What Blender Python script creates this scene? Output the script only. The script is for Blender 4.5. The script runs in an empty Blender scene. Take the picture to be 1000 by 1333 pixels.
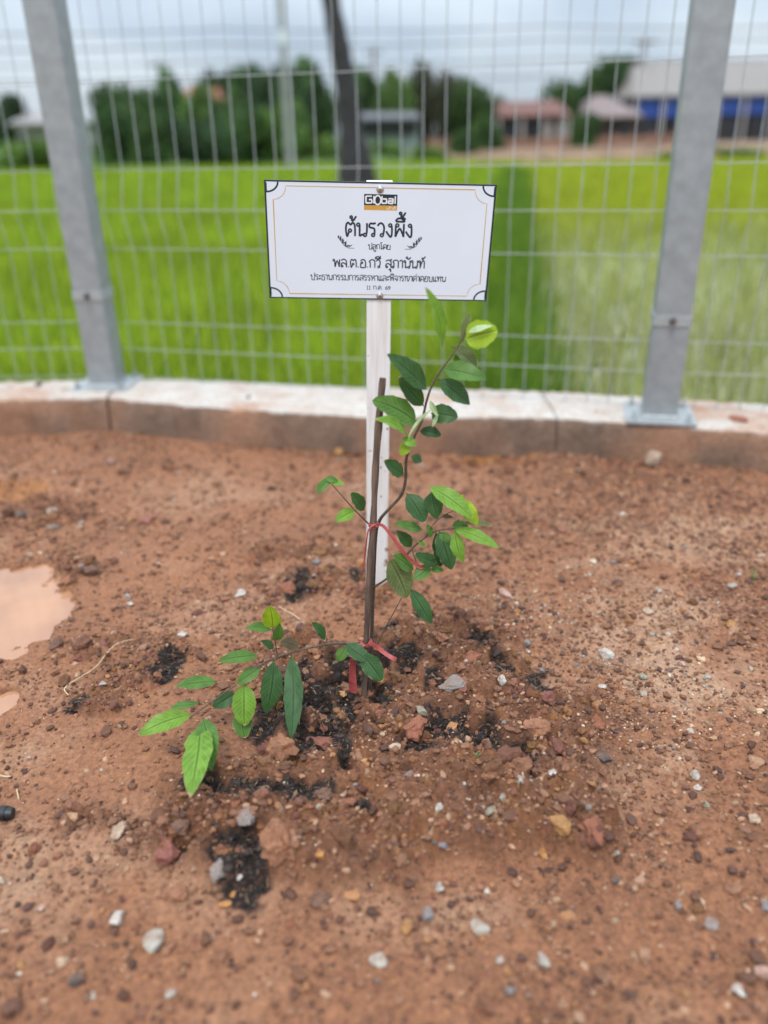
import bpy, math, random
import numpy as np
from mathutils import Vector, Matrix
random.seed(7); RNG = np.random.default_rng(7)
SC = bpy.context.scene
COL = SC.collection
R = math.radians
# ---------------------------------------------------------------- camera, sky, sun, exposure
FPX, CAMH, PITCH, ROLL = 1050.0, 0.9, R(24.9), R(-1.14)
cam = bpy.data.cameras.new('camera'); camo = bpy.data.objects.new('camera', cam); COL.objects.link(camo)
CM = Matrix.Rotation(math.pi/2-PITCH, 3, 'X') @ Matrix.Rotation(ROLL, 3, 'Z')
camo.matrix_world = Matrix.Translation((0, 0, CAMH)) @ CM.to_4x4()
cam.sensor_fit = 'VERTICAL'; cam.sensor_height = 36.0; cam.lens = FPX/1333*36
cam.clip_start = 0.02; cam.clip_end = 3000
cam.dof.use_dof = True; cam.dof.focus_distance = 1.36; cam.dof.aperture_fstop = cam.lens/22.0
SC.camera = camo
SC.render.resolution_x, SC.render.resolution_y = 768, 1024
SC.view_settings.view_transform = 'Standard'; SC.view_settings.look = 'None'
SC.view_settings.exposure = 0.36; SC.view_settings.gamma = 1.0
SUN_EL, SUN_ROT = R(62), R(200)
world = bpy.data.worlds.new("World"); SC.world = world; world.use_nodes = True
wn = world.node_tree; wl = wn.links; bg = wn.nodes['Background']
def wnode(t, **k):
    n = wn.nodes.new(t)
    for a, b in k.items(): setattr(n, a, b)
    return n
sky = wnode('ShaderNodeTexSky', sky_type='NISHITA', sun_disc=False, sun_elevation=SUN_EL, sun_rotation=SUN_ROT)
tc = wnode('ShaderNodeTexCoord'); mp = wnode('ShaderNodeMapping'); mp.inputs['Scale'].default_value = (1.8, 1.8, 5.0)
cn = wnode('ShaderNodeTexNoise'); cn.inputs['Scale'].default_value = 1.7; cn.inputs['Detail'].default_value = 7; cn.inputs['Roughness'].default_value = .55
cr = wnode('ShaderNodeValToRGB'); cr.color_ramp.elements[0].position = .36; cr.color_ramp.elements[1].position = .66
cr.color_ramp.elements[0].color = (4.9, 5.9, 7.2, 1); cr.color_ramp.elements[1].color = (7.5, 8.4, 9.3, 1)
sx = wnode('ShaderNodeSeparateXYZ'); zr = wnode('ShaderNodeMapRange')
zr.inputs['From Min'].default_value = 0.05; zr.inputs['From Max'].default_value = 0.8; zr.inputs['To Min'].default_value = 0.78; zr.inputs['To Max'].default_value = 2.7
zm = wnode('ShaderNodeVectorMath', operation='SCALE'); mx = wnode('ShaderNodeMixRGB'); mx.inputs[0].default_value = 0.88
wl.new(tc.outputs['Generated'], mp.inputs[0]); wl.new(mp.outputs[0], cn.inputs[0]); wl.new(cn.outputs['Fac'], cr.inputs[0])
wl.new(tc.outputs['Generated'], sx.inputs[0]); wl.new(sx.outputs['Z'], zr.inputs[0])
wl.new(cr.outputs[0], zm.inputs[0]); wl.new(zr.outputs[0], zm.inputs['Scale'])
wl.new(sky.outputs[0], mx.inputs[1]); wl.new(zm.outputs[0], mx.inputs[2]); wl.new(mx.outputs[0], bg.inputs['Color'])
bg.inputs['Strength'].default_value = 0.095
sd = bpy.data.lights.new('sun', 'SUN'); sd.energy = 1.45; sd.angle = R(10); sd.color = (1, .95, .88)
so = bpy.data.objects.new('sun', sd); COL.objects.link(so)
_d = Vector((math.sin(SUN_ROT)*math.cos(SUN_EL), math.cos(SUN_ROT)*math.cos(SUN_EL), math.sin(SUN_EL)))
so.rotation_euler = _d.to_track_quat('Z', 'Y').to_euler()

# ---------------------------------------------------------------- measuring helpers: photograph pixel -> point on a world plane
def ray(px, py): return CM @ Vector(((px-500)/FPX, -(py-666.5)/FPX, -1.0))
def at(px, py, z=0.0):
    d = ray(px, py); t = (z-CAMH)/d.z
    return Vector((0, 0, CAMH)) + d*t
def aty(px, py, Y):
    d = ray(px, py)
    return Vector((0, 0, CAMH)) + d*(Y/d.y)
def depth(p): return -(CM.transposed() @ (Vector(p)-Vector((0, 0, CAMH)))).z

# ---------------------------------------------------------------- noise
_perm = np.random.default_rng(3).permutation(4096).astype(np.int64)
def _h(i, j, s): return _perm[(_perm[(_perm[i & 4095]+j) & 4095]+s) & 4095]
def perlin(x, y, s=0):
    i = np.floor(x).astype(np.int64); j = np.floor(y).astype(np.int64); u = x-i; v = y-j
    def g(a, b, du, dv):
        t = _h(a, b, s)*(2*np.pi/4096); return np.cos(t)*du+np.sin(t)*dv
    fu = u*u*u*(u*(u*6-15)+10); fv = v*v*v*(v*(v*6-15)+10)
    a = g(i, j, u, v); b = g(i+1, j, u-1, v); c = g(i, j+1, u, v-1); d = g(i+1, j+1, u-1, v-1)
    return ((a*(1-fu)+b*fu)*(1-fv)+(c*(1-fu)+d*fu)*fv)*1.5
def fbm(x, y, o=4, s=0, gain=.5):
    r = 0; a = 1; t = 0
    for k in range(o): r = r+a*perlin(x*2**k, y*2**k, s+k*17); t += a; a *= gain
    return r/t
def clods(x, y, cell, s, dens, rmin=.25, rmax=.5):
    """half-buried lumps: one random lump per cell where dens allows; returns height in units of cell and the lump's random id"""
    X = x/cell; Y = y/cell; i = np.floor(X).astype(np.int64); j = np.floor(Y).astype(np.int64)
    out = np.zeros_like(x); idv = np.zeros_like(x)
    for a in (-1, 0, 1):
        for b in (-1, 0, 1):
            h1 = _h(i+a, j+b, s)/4096.; h2 = _h(i+a, j+b, s+1)/4096.; h3 = _h(i+a, j+b, s+2)/4096.; h4 = _h(i+a, j+b, s+3)/4096.
            r = rmin+(rmax-rmin)*h3**2
            dx = X-(i+a+.2+.6*h1); dy = Y-(j+b+.2+.6*h2); th = h4*6.28
            ex = dx*np.cos(th)+dy*np.sin(th); ey = (-dx*np.sin(th)+dy*np.cos(th))*1.35
            q = np.maximum(np.abs(ex)*.75+np.abs(ey)*.55, np.sqrt(ex*ex+ey*ey))
            hh = np.sqrt(np.clip(r*r-q*q, 0, None))*.8*(h4*7919 % 1. < dens)
            m = hh > out; out = np.where(m, hh, out); idv = np.where(m, h3*31.7 % 1., idv)
    return out, idv
def sstep(a, b, x):
    t = np.clip((x-a)/(b-a), 0, 1); return t*t*(3-2*t)

# ---------------------------------------------------------------- materials
def nodes(m):
    m.use_nodes = True; return m.node_tree.nodes, m.node_tree.links, m.node_tree.nodes['Principled BSDF']
MATS = {}
def mat(name, col, rough=.6, metal=0., vary=.15, scale=40., bump=.0, bscale=None, spec=.5):
    if name in MATS: return MATS[name]
    m = bpy.data.materials.new(name); N, L, P = nodes(m); MATS[name] = m
    P.inputs['Roughness'].default_value = rough; P.inputs['Metallic'].default_value = metal; P.inputs['Specular IOR Level'].default_value = spec
    t = N.new('ShaderNodeTexCoord'); n = N.new('ShaderNodeTexNoise'); n.inputs['Scale'].default_value = scale; n.inputs['Detail'].default_value = 6
    L.new(t.outputs['Object'], n.inputs['Vector'])
    r = N.new('ShaderNodeValToRGB'); r.color_ramp.elements[0].position = .3; r.color_ramp.elements[1].position = .7
    r.color_ramp.elements[0].color = tuple(c*(1-vary) for c in col)+(1,); r.color_ramp.elements[1].color = tuple(min(1, c*(1+vary)) for c in col)+(1,)
    L.new(n.outputs['Fac'], r.inputs[0]); L.new(r.outputs[0], P.inputs['Base Color'])
    if bump:
        b = N.new('ShaderNodeBump'); b.inputs['Strength'].default_value = bump; b.inputs['Distance'].default_value = .01
        n2 = N.new('ShaderNodeTexNoise'); n2.inputs['Scale'].default_value = bscale or scale*3; n2.inputs['Detail'].default_value = 5
        L.new(t.outputs['Object'], n2.inputs['Vector']); L.new(n2.outputs['Fac'], b.inputs['Height']); L.new(b.outputs[0], P.inputs['Normal'])
    return m
def attr_mat(name, rough=.8, vary=.25, scale=300., bump=.4, dist=.003, spec=.35, trans=0.):
    """colour comes from the mesh's own 'Col' attribute, with fine grain over it"""
    m = bpy.data.materials.new(name); N, L, P = nodes(m); MATS[name] = m
    P.inputs['Roughness'].default_value = rough; P.inputs['Specular IOR Level'].default_value = spec
    a = N.new('ShaderNodeAttribute'); a.attribute_name = 'Col'
    t = N.new('ShaderNodeTexCoord'); n = N.new('ShaderNodeTexNoise'); n.inputs['Scale'].default_value = scale; n.inputs['Detail'].default_value = 8; n.inputs['Roughness'].default_value = .7
    L.new(t.outputs['Object'], n.inputs['Vector'])
    mr = N.new('ShaderNodeMapRange'); mr.inputs['From Min'].default_value = .3; mr.inputs['From Max'].default_value = .7
    mr.inputs['To Min'].default_value = 1-vary; mr.inputs['To Max'].default_value = 1+vary; L.new(n.outputs['Fac'], mr.inputs[0])
    v = N.new('ShaderNodeVectorMath'); v.operation = 'SCALE'; L.new(a.outputs['Color'], v.inputs[0]); L.new(mr.outputs[0], v.inputs['Scale'])
    L.new(v.outputs[0], P.inputs['Base Color'])
    if bump:
        b = N.new('ShaderNodeBump'); b.inputs['Strength'].default_value = bump; b.inputs['Distance'].default_value = dist
        L.new(n.outputs['Fac'], b.inputs['Height']); L.new(b.outputs[0], P.inputs['Normal'])
    if trans:
        tr = N.new('ShaderNodeBsdfTranslucent'); L.new(v.outputs[0], tr.inputs['Color']); ms = N.new('ShaderNodeMixShader'); ms.inputs[0].default_value = trans
        o = N['Material Output']; L.new(P.outputs[0], ms.inputs[1]); L.new(tr.outputs[0], ms.inputs[2]); L.new(ms.outputs[0], o.inputs['Surface'])
    return m

# ---------------------------------------------------------------- mesh helpers
def np_mesh(name, V, F, col=None, smooth=False, extra=None):
    """F: (n,3) or (n,4) int array"""
    me = bpy.data.meshes.new(name); V = np.asarray(V, np.float32); F = np.asarray(F, np.int32); k = F.shape[1]
    me.vertices.add(len(V)); me.vertices.foreach_set('co', V.ravel())
    me.loops.add(F.size); me.loops.foreach_set('vertex_index', F.ravel())
    me.polygons.add(len(F)); me.polygons.foreach_set('loop_start', np.arange(0, F.size, k, dtype=np.int32))
    me.polygons.foreach_set('use_smooth', np.full(len(F), smooth, dtype=bool))
    me.update(calc_edges=True); me.validate()
    for an, c in ([('Col', col)] if col is not None else [])+list((extra or {}).items()):
        at_ = me.color_attributes.new(an, 'FLOAT_COLOR', 'POINT')
        c = np.asarray(c, np.float32); c = c if c.shape[1] == 4 else np.concatenate([c, np.ones((len(c), 1), np.float32)], 1)
        at_.data.foreach_set('color', c.ravel())
    return me
def link(name, me, m=None, parent=None, loc=None):
    o = bpy.data.objects.new(name, me); COL.objects.link(o)
    if m is not None: me.materials.append(m)
    if parent: o.parent = parent
    if loc is not None: o.location = loc
    return o
def tag(o, label=None, cat=None, group=None, kind=None):
    if label: o['label'] = label
    if cat: o['category'] = cat
    if group: o['group'] = group
    if kind: o['kind'] = kind
    return o
def empty(name, loc, label, cat, group=None, rz=0):
    o = bpy.data.objects.new(name, None); COL.objects.link(o); o.location = loc; o.rotation_euler = (0, 0, rz); o.empty_display_size = .05
    return tag(o, label, cat, group)
class MB:
    def __init__(s): s.v = []; s.f = []
    def add(s, V, F):
        b = len(s.v); s.v += [tuple(p) for p in V]; s.f += [tuple(i+b for i in f) for f in F]; return s
    def box(s, c, d, M=None, bevel=0.):
        hx, hy, hz = d[0]/2, d[1]/2, d[2]/2
        if bevel <= 0:
            V = [Vector((x*hx, y*hy, z*hz)) for z in (-1, 1) for y in (-1, 1) for x in (-1, 1)]
            F = [(0, 2, 3, 1), (4, 5, 7, 6), (0, 1, 5, 4), (2, 6, 7, 3), (0, 4, 6, 2), (1, 3, 7, 5)]
        else:                                                   # rounded in plan (x,y), straight in z
            pts = []
            for (sx_, sy_, a0) in ((1, 1, 0), (-1, 1, 90), (-1, -1, 180), (1, -1, 270)):
                for k in range(5):
                    a = R(a0+22.5*k); pts.append((sx_*(hx-bevel)+bevel*math.cos(a), sy_*(hy-bevel)+bevel*math.sin(a)))
            n = len(pts); V = [Vector((x, y, -hz)) for x, y in pts]+[Vector((x, y, hz)) for x, y in pts]
            F = [(i, (i+1) % n, n+(i+1) % n, n+i) for i in range(n)]+[tuple(range(n-1, -1, -1)), tuple(range(n, 2*n))]
        c = Vector(c)
        return s.add([(M @ p if M else p)+c for p in V], F)
    def tube(s, P, rad, n=8, cap=True):
        P = [Vector(p) for p in P]; m = len(P)
        if not hasattr(rad, '__len__'): rad = [rad]*m
        V = []; u = None
        for i in range(m):
            t = (P[min(i+1, m-1)]-P[max(i-1, 0)]).normalized()
            if u is None: u = t.orthogonal().normalized()
            u = (u-t*u.dot(t)).normalized(); w = t.cross(u)
            V += [P[i]+(u*math.cos(2*math.pi*k/n)+w*math.sin(2*math.pi*k/n))*rad[i] for k in range(n)]
        F = [(i*n+k, i*n+(k+1) % n, (i+1)*n+(k+1) % n, (i+1)*n+k) for i in range(m-1) for k in range(n)]
        if cap: F += [tuple(range(n-1, -1, -1)), tuple((m-1)*n+k for k in range(n))]
        return s.add(V, F)
    def lathe(s, prof, c=(0, 0, 0), n=16, M=None):
        V = []; c = Vector(c)
        for r, z in prof:
            for k in range(n):
                p = Vector((r*math.cos(2*math.pi*k/n), r*math.sin(2*math.pi*k/n), z)); V.append((M @ p if M else p)+c)
        m = len(prof); F = [(i*n+k, i*n+(k+1) % n, (i+1)*n+(k+1) % n, (i+1)*n+k) for i in range(m-1) for k in range(n)]
        F += [tuple(range(n-1, -1, -1)), tuple((m-1)*n+k for k in range(n))]
        return s.add(V, F)
    def build(s, name, m, parent=None, smooth=False, loc=None):
        me = bpy.data.meshes.new(name); me.from_pydata(s.v, [], s.f); me.update()
        if smooth:
            me.polygons.foreach_set('use_smooth', [True]*len(me.polygons))
            me.set_sharp_from_angle(angle=R(40))
        return link(name, me, m, parent, loc)
def catmull(P, n=6):
    P = [Vector(p) for p in P]; out = []
    for i in range(len(P)-1):
        a = P[max(i-1, 0)]; b = P[i]; c = P[i+1]; d = P[min(i+2, len(P)-1)]
        for k in range(n):
            t = k/n
            out.append(.5*((2*b)+(c-a)*t+(2*a-5*b+4*c-d)*t*t+(3*b-a-3*c+d)*t**3))
    return out+[P[-1]]

# ================================================================ SETTING: soil
KF = [(-8, 2.95), (-3, 2.70), (-1.6, 2.63), (-.93, 2.65), (-.49, 2.505), (-.05, 2.40), (.15, 2.385), (.52, 2.35), (1.1, 2.17), (1.6, 2.02), (3, 1.62), (8, .3)]   # front line of the kerb
KB = [(-8, 3.2), (-3, 2.95), (-1.6, 2.88), (-.835, 2.90), (-.49, 2.83), (-.05, 2.735), (.15, 2.71), (.525, 2.65), (1.22, 2.45), (1.6, 2.33), (3, 1.93), (8, .6)]  # back line
def kfront(x): return np.interp(x, [a for a, b in KF], [b for a, b in KF])
def kback(x): return np.interp(x, [a for a, b in KB], [b for a, b in KB])

def ax(lo, hi, step, far_lo, far_hi):
    c = list(np.arange(lo, hi, step)); s = step; x = c[0]; pre = []
    while x > far_lo: s *= 1.25; x -= s; pre.append(x)
    s = step; x = c[-1]; post = []
    while x < far_hi: s *= 1.25; x += s; post.append(x)
    return np.array(pre[::-1]+c+post)
def discs(x, y, lst, warp=.35, s=0, sc=12., soft=.72):
    """soft union of discs given as photograph spots (px, py, radius px, [aspect]) measured on the ground"""
    m = np.zeros_like(x); w = fbm(x*sc, y*sc, 4, s)
    for d in lst:
        p = at(d[0], d[1]); dep = depth(p); rx = d[2]*dep/FPX; ry = (d[3] if len(d) > 3 else d[2])*dep/FPX/ max(.35, (CAMH/dep*1.05))
        q = np.sqrt(((x-p.x)/rx)**2+((y-p.y)/ry)**2)+w*warp*2
        m = np.maximum(m, 1-sstep(soft, 1.12, q))
    return m
PUD = [(-10, 788, 66, 60), (22, 772, 52, 46), (52, 741, 26, 7), (54, 795, 42, 34), (36, 800, 50, 36), (14, 820, 56, 34), (-60, 800, 110, 76)]
PUD2 = [(0, 912, 24, 20), (-30, 915, 34, 24)]
BLACK = [(405, 930, 62, 44), (470, 885, 52, 34), (345, 948, 34, 20), (425, 975, 40, 30), (690, 893, 26, 20), (655, 880, 18, 14), (590, 962, 46, 22), (545, 985, 32, 16), (675, 1003, 30, 18),
         (630, 842, 22, 13), (500, 835, 16, 12), (522, 868, 28, 18), (555, 820, 12, 8), (565, 890, 14, 22), (310, 1130, 46, 34), (335, 1045, 70, 16), (400, 1050, 40, 16), (222, 868, 17, 16), (205, 885, 16, 10),
         (240, 1112, 14, 8), (470, 1073, 15, 9), (390, 770, 22, 16), (465, 748, 8, 7), (640, 970, 10, 34), (330, 1160, 26, 30), (275, 1035, 26, 14), (110, 920, 22, 10)]
MOUND = [(420, 900, 120, 75), (560, 930, 150, 100), (690, 960, 110, 80), (480, 1030, 210, 80), (330, 1060, 130, 90), (600, 1060, 150, 60), (740, 1060, 60, 60), (560, 850, 110, 40), (390, 1120, 160, 50)]
CRAG = [(180, 880, 60, 26), (225, 850, 60, 22), (60, 670, 55, 26), (390, 765, 60, 26), (130, 905, 50, 22), (250, 1080, 90, 40), (100, 1070, 40, 24), (480, 760, 60, 22), (130, 840, 60, 22), (90, 745, 50, 14), (380, 720, 60, 18)]
def masks(x, y):
    r = {}
    r['pud'] = np.maximum(discs(x, y, PUD, .19, 5, 30.), discs(x, y, PUD2, .24, 6, 30.))
    r['black'] = discs(x, y, [(d[0], d[1])+tuple(q*1.3 for q in d[2:]) for d in BLACK], .55, 9, 18., .35)
    r['mound'] = discs(x, y, MOUND, .3, 11, 6.)
    r['crag'] = discs(x, y, CRAG, .5, 13, 9.)
    n = fbm(x*2.3+5, y*2.3, 4, 21)
    right = sstep(.0, .5, x+fbm(x*2, y*2, 2, 22)*.3)
    r['rough'] = np.clip(.38+n*1.1+.25*right+.35*sstep(2.0, 2.35, y)*(.4+.6*sstep(-.2, .3, x)), 0, 1)
    smooth_left = discs(x, y, [(230, 640, 190, 50), (180, 720, 120, 40), (320, 610, 160, 26), (120, 640, 100, 30)], .4, 23, 5.)
    r['rough'] *= 1-.75*smooth_left
    r['sandy'] = np.clip(discs(x, y, [(860, 700, 150, 36), (900, 880, 150, 70), (760, 850, 90, 60), (830, 1000, 110, 60), (60, 980, 90, 40), (20, 1130, 40, 90), (640, 1180, 90, 30), (880, 790, 140, 40)], .7, 24, 7., .1), 0, 1)
    r['gravel'] = discs(x, y, [(815, 775, 60, 26), (850, 860, 90, 50), (700, 790, 90, 30), (830, 950, 110, 40), (640, 785, 50, 16), (960, 930, 60, 40), (760, 740, 60, 12)], .6, 25, 9.)
    r['orange'] = discs(x, y, [(20, 636, 56, 14), (640, 592, 46, 9), (655, 600, 60, 7)], .2, 26, 9.)
    return r
def height(x, y, mk):
    h = fbm(x*1.6, y*1.6, 3, 31)*.016+fbm(x*6, y*6, 3, 32)*.007
    rough = np.clip(mk['rough']+mk['crag']*.9, 0, 1.3)*(1-.95*mk['pud'])
    mo = np.clip(mk['mound'], 0, 1)
    h += fbm(x*24, y*24, 5, 33, .62)*(.0034+.0100*rough+.015*mo)*(1-.9*mk['pud'])
    rid = 1-np.abs(fbm(x*13, y*13, 4, 34, .55))*2.2
    h += (rid-.45)*(.019*mo+.018*mk['crag'])
    h += .031*mo
    c1, i1 = clods(x, y, .055, 40, .10+.45*mo+.35*mk['crag'], .18, .42); h += c1*.055*.95*np.clip(.15+mo+mk['crag'], 0, 1)*(1-mk['pud'])
    c2, i2 = clods(x, y, .024, 50, .10+.35*rough+.3*mo, .2, .45); h += c2*.024*1.05*np.clip(.35*rough+.75*mo+.6*mk['crag'], 0, 1)
    c3, i3 = clods(x, y, .0125, 60, .14+.5*rough+.3*mo, .25, .48); h += c3*.0125*.95*np.clip(.25+.6*rough+.3*mo, 0, 1)*(1-mk['pud'])
    h -= .020*sstep(.15, .9, mk['pud'])
    h -= .016*mk['black']*mo
    p = at(474, 905); h -= .03*np.exp(-(((x-p.x)/.07)**2+((y-p.y)/.07)**2))
    h -= .012*mk['orange']
    q = at(489.5, 770, -.012); g = np.exp(-((x-q.x)/.055)**2-((y-q.y)/.06)**2); h = h*(1-g)+(-.012+.25*h)*g
    kf = kfront(x); h = np.where(y > kf-.05, h-(y-kf+.05)*.05, h)
    h = np.where(y > kf+.12, -.7, h)
    return h, (c1, i1, c2, i2, c3, i3)
def ground_col(x, y, mk, cl=None):
    n1 = fbm(x*3.1, y*3.1, 4, 71); n2 = fbm(x*15, y*15, 4, 72); n3 = fbm(x*60, y*60, 3, 73)
    base = np.array([.285, .126, .064]); dark = np.array([.105, .045, .025]); pale = np.array([.44, .275, .175]); och = np.array([.30, .125, .045]); blk = np.array([.026, .018, .014])
    def mixc(c, t, w): w = np.clip(w, 0, 1)[..., None]; return c*(1-w)+t*w
    c = np.broadcast_to(base, x.shape+(3,)).copy()
    c = mixc(c, pale, (.40+.30*sstep(.1, .5, x))*mk['sandy']*(.55+.45*sstep(-.3, .25, n2))+.35*sstep(.0, .5, n1)*(1-mk['mound']))
    c = mixc(c, dark, .55*mk['rough']*sstep(-.15, .4, n2)+.25*sstep(.05, .5, -n1))
    c = mixc(c, dark, .62*mk['mound']*(.55+.45*sstep(-.3, .3, n1+n2))+.45*mk['crag']*sstep(-.3, .3, n2))
    c = mixc(c, och, .4*mk['mound']*sstep(.02, .3, n2+.3*n1))
    c = mixc(c, np.array([.22, .09, .045]), .35*sstep(.02, .3, mk['pud'])*(1-sstep(.5, .9, mk['pud']))); c = mixc(c, np.array([.42, .22, .12]), .85*sstep(.3, .75, mk['pud']))
    c = mixc(c, np.array([.34, .13, .03]), .7*mk['orange'])
    if cl is not None:
        c1, i1, c2, i2, c3, i3 = cl
        t = np.where(i2 < .5, .75, 1.2)[..., None]; c = np.where((c2 > .02)[..., None], c*(.45*t+.55), c)
        tt = np.array([.21, .082, .05]); c = mixc(c, tt, (c3 > .04)*np.where(i3 < .72, .75, .0))
        c = mixc(c, np.array([.42, .3, .2]), (c3 > .05)*(i3 > .95)*.7)
    bk = mk['black']*sstep(-.42, .5, n2*1.0+.8*n3+1.0*mk['black']-.30)
    c = mixc(c, np.array([.085, .042, .028]), .9*sstep(.03, .6, mk['black'])*sstep(-.5, .2, n2+n1*.4)+.45*mk['mound']*sstep(.0, .4, -n2))
    bk = bk*(.6+.4*sstep(-.35, .1, n3)); c = mixc(c, blk, bk*.93)
    return np.clip(c*(1+n3*.18)[..., None], 0, 1), bk
gx = ax(-1.42, 1.36, .003, -9, 9); gy = ax(.44, 2.62, .003, -8, 3.4)
GX, GY = np.meshgrid(gx, gy)
MK = masks(GX, GY); GH, CL = height(GX, GY, MK); GC, BK = ground_col(GX, GY, MK, CL)
fx, fy = np.where((gx >= -1.42) & (gx <= 1.36))[0], np.where((gy >= .44) & (gy <= 2.62))[0]
def gz(x, y):
    """height of the soil at a point"""
    i = np.clip(np.searchsorted(gx, x)-1, 0, len(gx)-2); j = np.clip(np.searchsorted(gy, y)-1, 0, len(gy)-2)
    u = (x-gx[i])/(gx[i+1]-gx[i]); v = (y-gy[j])/(gy[j+1]-gy[j])
    return (GH[j, i]*(1-u)+GH[j, i+1]*u)*(1-v)+(GH[j+1, i]*(1-u)+GH[j+1, i+1]*u)*v
nx_, ny_ = len(gx), len(gy)
idx = np.arange(nx_*ny_).reshape(ny_, nx_)
GF = np.stack([idx[:-1, :-1], idx[:-1, 1:], idx[1:, 1:], idx[1:, :-1]], -1).reshape(-1, 4)
wet = np.clip(.25+fbm(GX*5, GY*5, 3, 81)*1.2-.5*MK['sandy']+.3*MK['crag']+.9*MK['orange'], 0, 1)
ex = np.stack([wet, BK, MK['pud'], np.ones_like(wet)], -1).reshape(-1, 4)
me = np_mesh('soil_ground', np.stack([GX, GY, GH], -1).reshape(-1, 3), GF, GC.reshape(-1, 3), True, {'Wet': ex})
soil = bpy.data.materials.new('soil'); N, L, P = nodes(soil)
a = N.new('ShaderNodeAttribute'); a.attribute_name = 'Col'; a2 = N.new('ShaderNodeAttribute'); a2.attribute_name = 'Wet'
t = N.new('ShaderNodeTexCoord'); n = N.new('ShaderNodeTexNoise'); n.inputs['Scale'].default_value = 420; n.inputs['Detail'].default_value = 6; n.inputs['Roughness'].default_value = .75
n2 = N.new('ShaderNodeTexNoise'); n2.inputs['Scale'].default_value = 140; n2.inputs['Detail'].default_value = 5
L.new(t.outputs['Object'], n.inputs['Vector']); L.new(t.outputs['Object'], n2.inputs['Vector'])
mr = N.new('ShaderNodeMapRange'); mr.inputs['From Min'].default_value = .3; mr.inputs['From Max'].default_value = .7; mr.inputs['To Min'].default_value = .46; mr.inputs['To Max'].default_value = 1.5
ad = N.new('ShaderNodeMath'); ad.operation = 'ADD'; L.new(n.outputs['Fac'], ad.inputs[0]); L.new(n2.outputs['Fac'], ad.inputs[1])
hf = N.new('ShaderNodeMath'); hf.operation = 'MULTIPLY'; hf.inputs[1].default_value = .5; L.new(ad.outputs[0], hf.inputs[0]); L.new(hf.outputs[0], mr.inputs[0])
v = N.new('ShaderNodeVectorMath'); v.operation = 'SCALE'; L.new(a.outputs['Color'], v.inputs[0]); L.new(mr.outputs[0], v.inputs['Scale']); L.new(v.outputs[0], P.inputs['Base Color'])
sp = N.new('ShaderNodeSeparateColor'); L.new(a2.outputs['Color'], sp.inputs[0])
rr = N.new('ShaderNodeMapRange'); rr.inputs['To Min'].default_value = .85; rr.inputs['To Max'].default_value = .48; L.new(sp.outputs[0], rr.inputs[0]); L.new(rr.outputs[0], P.inputs['Roughness'])
P.inputs['Specular IOR Level'].default_value = .22
b = N.new('ShaderNodeBump'); b.inputs['Strength'].default_value = .9; b.inputs['Distance'].default_value = .005; L.new(hf.outputs[0], b.inputs['Height']); L.new(b.outputs[0], P.inputs['Normal'])
tag(link('soil_ground', me, soil), kind='structure')

# puddles: muddy still water, level, filling the hollows
wm = bpy.data.materials.new('muddy_water'); N, L, P = nodes(wm)
P.inputs['Base Color'].default_value = (.42, .205, .105, 1); P.inputs['Roughness'].default_value = .02; P.inputs['Specular IOR Level'].default_value = .6
nS = N.new('ShaderNodeTexNoise'); nS.inputs['Scale'].default_value = 7; nS.inputs['Detail'].default_value = 5; tS = N.new('ShaderNodeTexCoord'); L.new(tS.outputs['Object'], nS.inputs['Vector'])
rS = N.new('ShaderNodeValToRGB'); rS.color_ramp.elements[0].position = .35; rS.color_ramp.elements[1].position = .65; rS.color_ramp.elements[0].color = (.34, .17, .095, 1); rS.color_ramp.elements[1].color = (.44, .225, .12, 1); L.new(nS.outputs['Fac'], rS.inputs[0]); L.new(rS.outputs[0], P.inputs['Base Color'])
nn = N.new('ShaderNodeTexNoise'); nn.inputs['Scale'].default_value = 14; tcx = N.new('ShaderNodeTexCoord'); L.new(tcx.outputs['Object'], nn.inputs['Vector'])
bb = N.new('ShaderNodeBump'); bb.inputs['Strength'].default_value = .03; bb.inputs['Distance'].default_value = .01; L.new(nn.outputs['Fac'], bb.inputs['Height']); L.new(bb.outputs[0], P.inputs['Normal'])
def puddle(keep, z):
    """level water sheet over the hollow; its rim ends under the rising soil"""
    J, I = np.where(keep[:-1, :-1]); q = np.stack([idx[J, I], idx[J, I+1], idx[J+1, I+1], idx[J+1, I]], 1); u, inv = np.unique(q, return_inverse=True); inv = inv.reshape(q.shape)
    V = np.stack([GX.ravel()[u], GY.ravel()[u], np.full(len(u), z)], 1)
    return tag(link('puddle', np_mesh('puddle', V, inv, None, True), wm), kind='structure')
P1, P2 = discs(GX, GY, PUD, .19, 5, 30.), discs(GX, GY, PUD2, .24, 6, 30.)
puddle((P1 > .04) & (GY < 2.2), float(np.median(GH[(P1 > .45) & (P1 < .6)])))
puddle((P2 > .04) & (P1 < .03), float(np.median(GH[(P2 > .45) & (P2 < .6)])))

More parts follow.
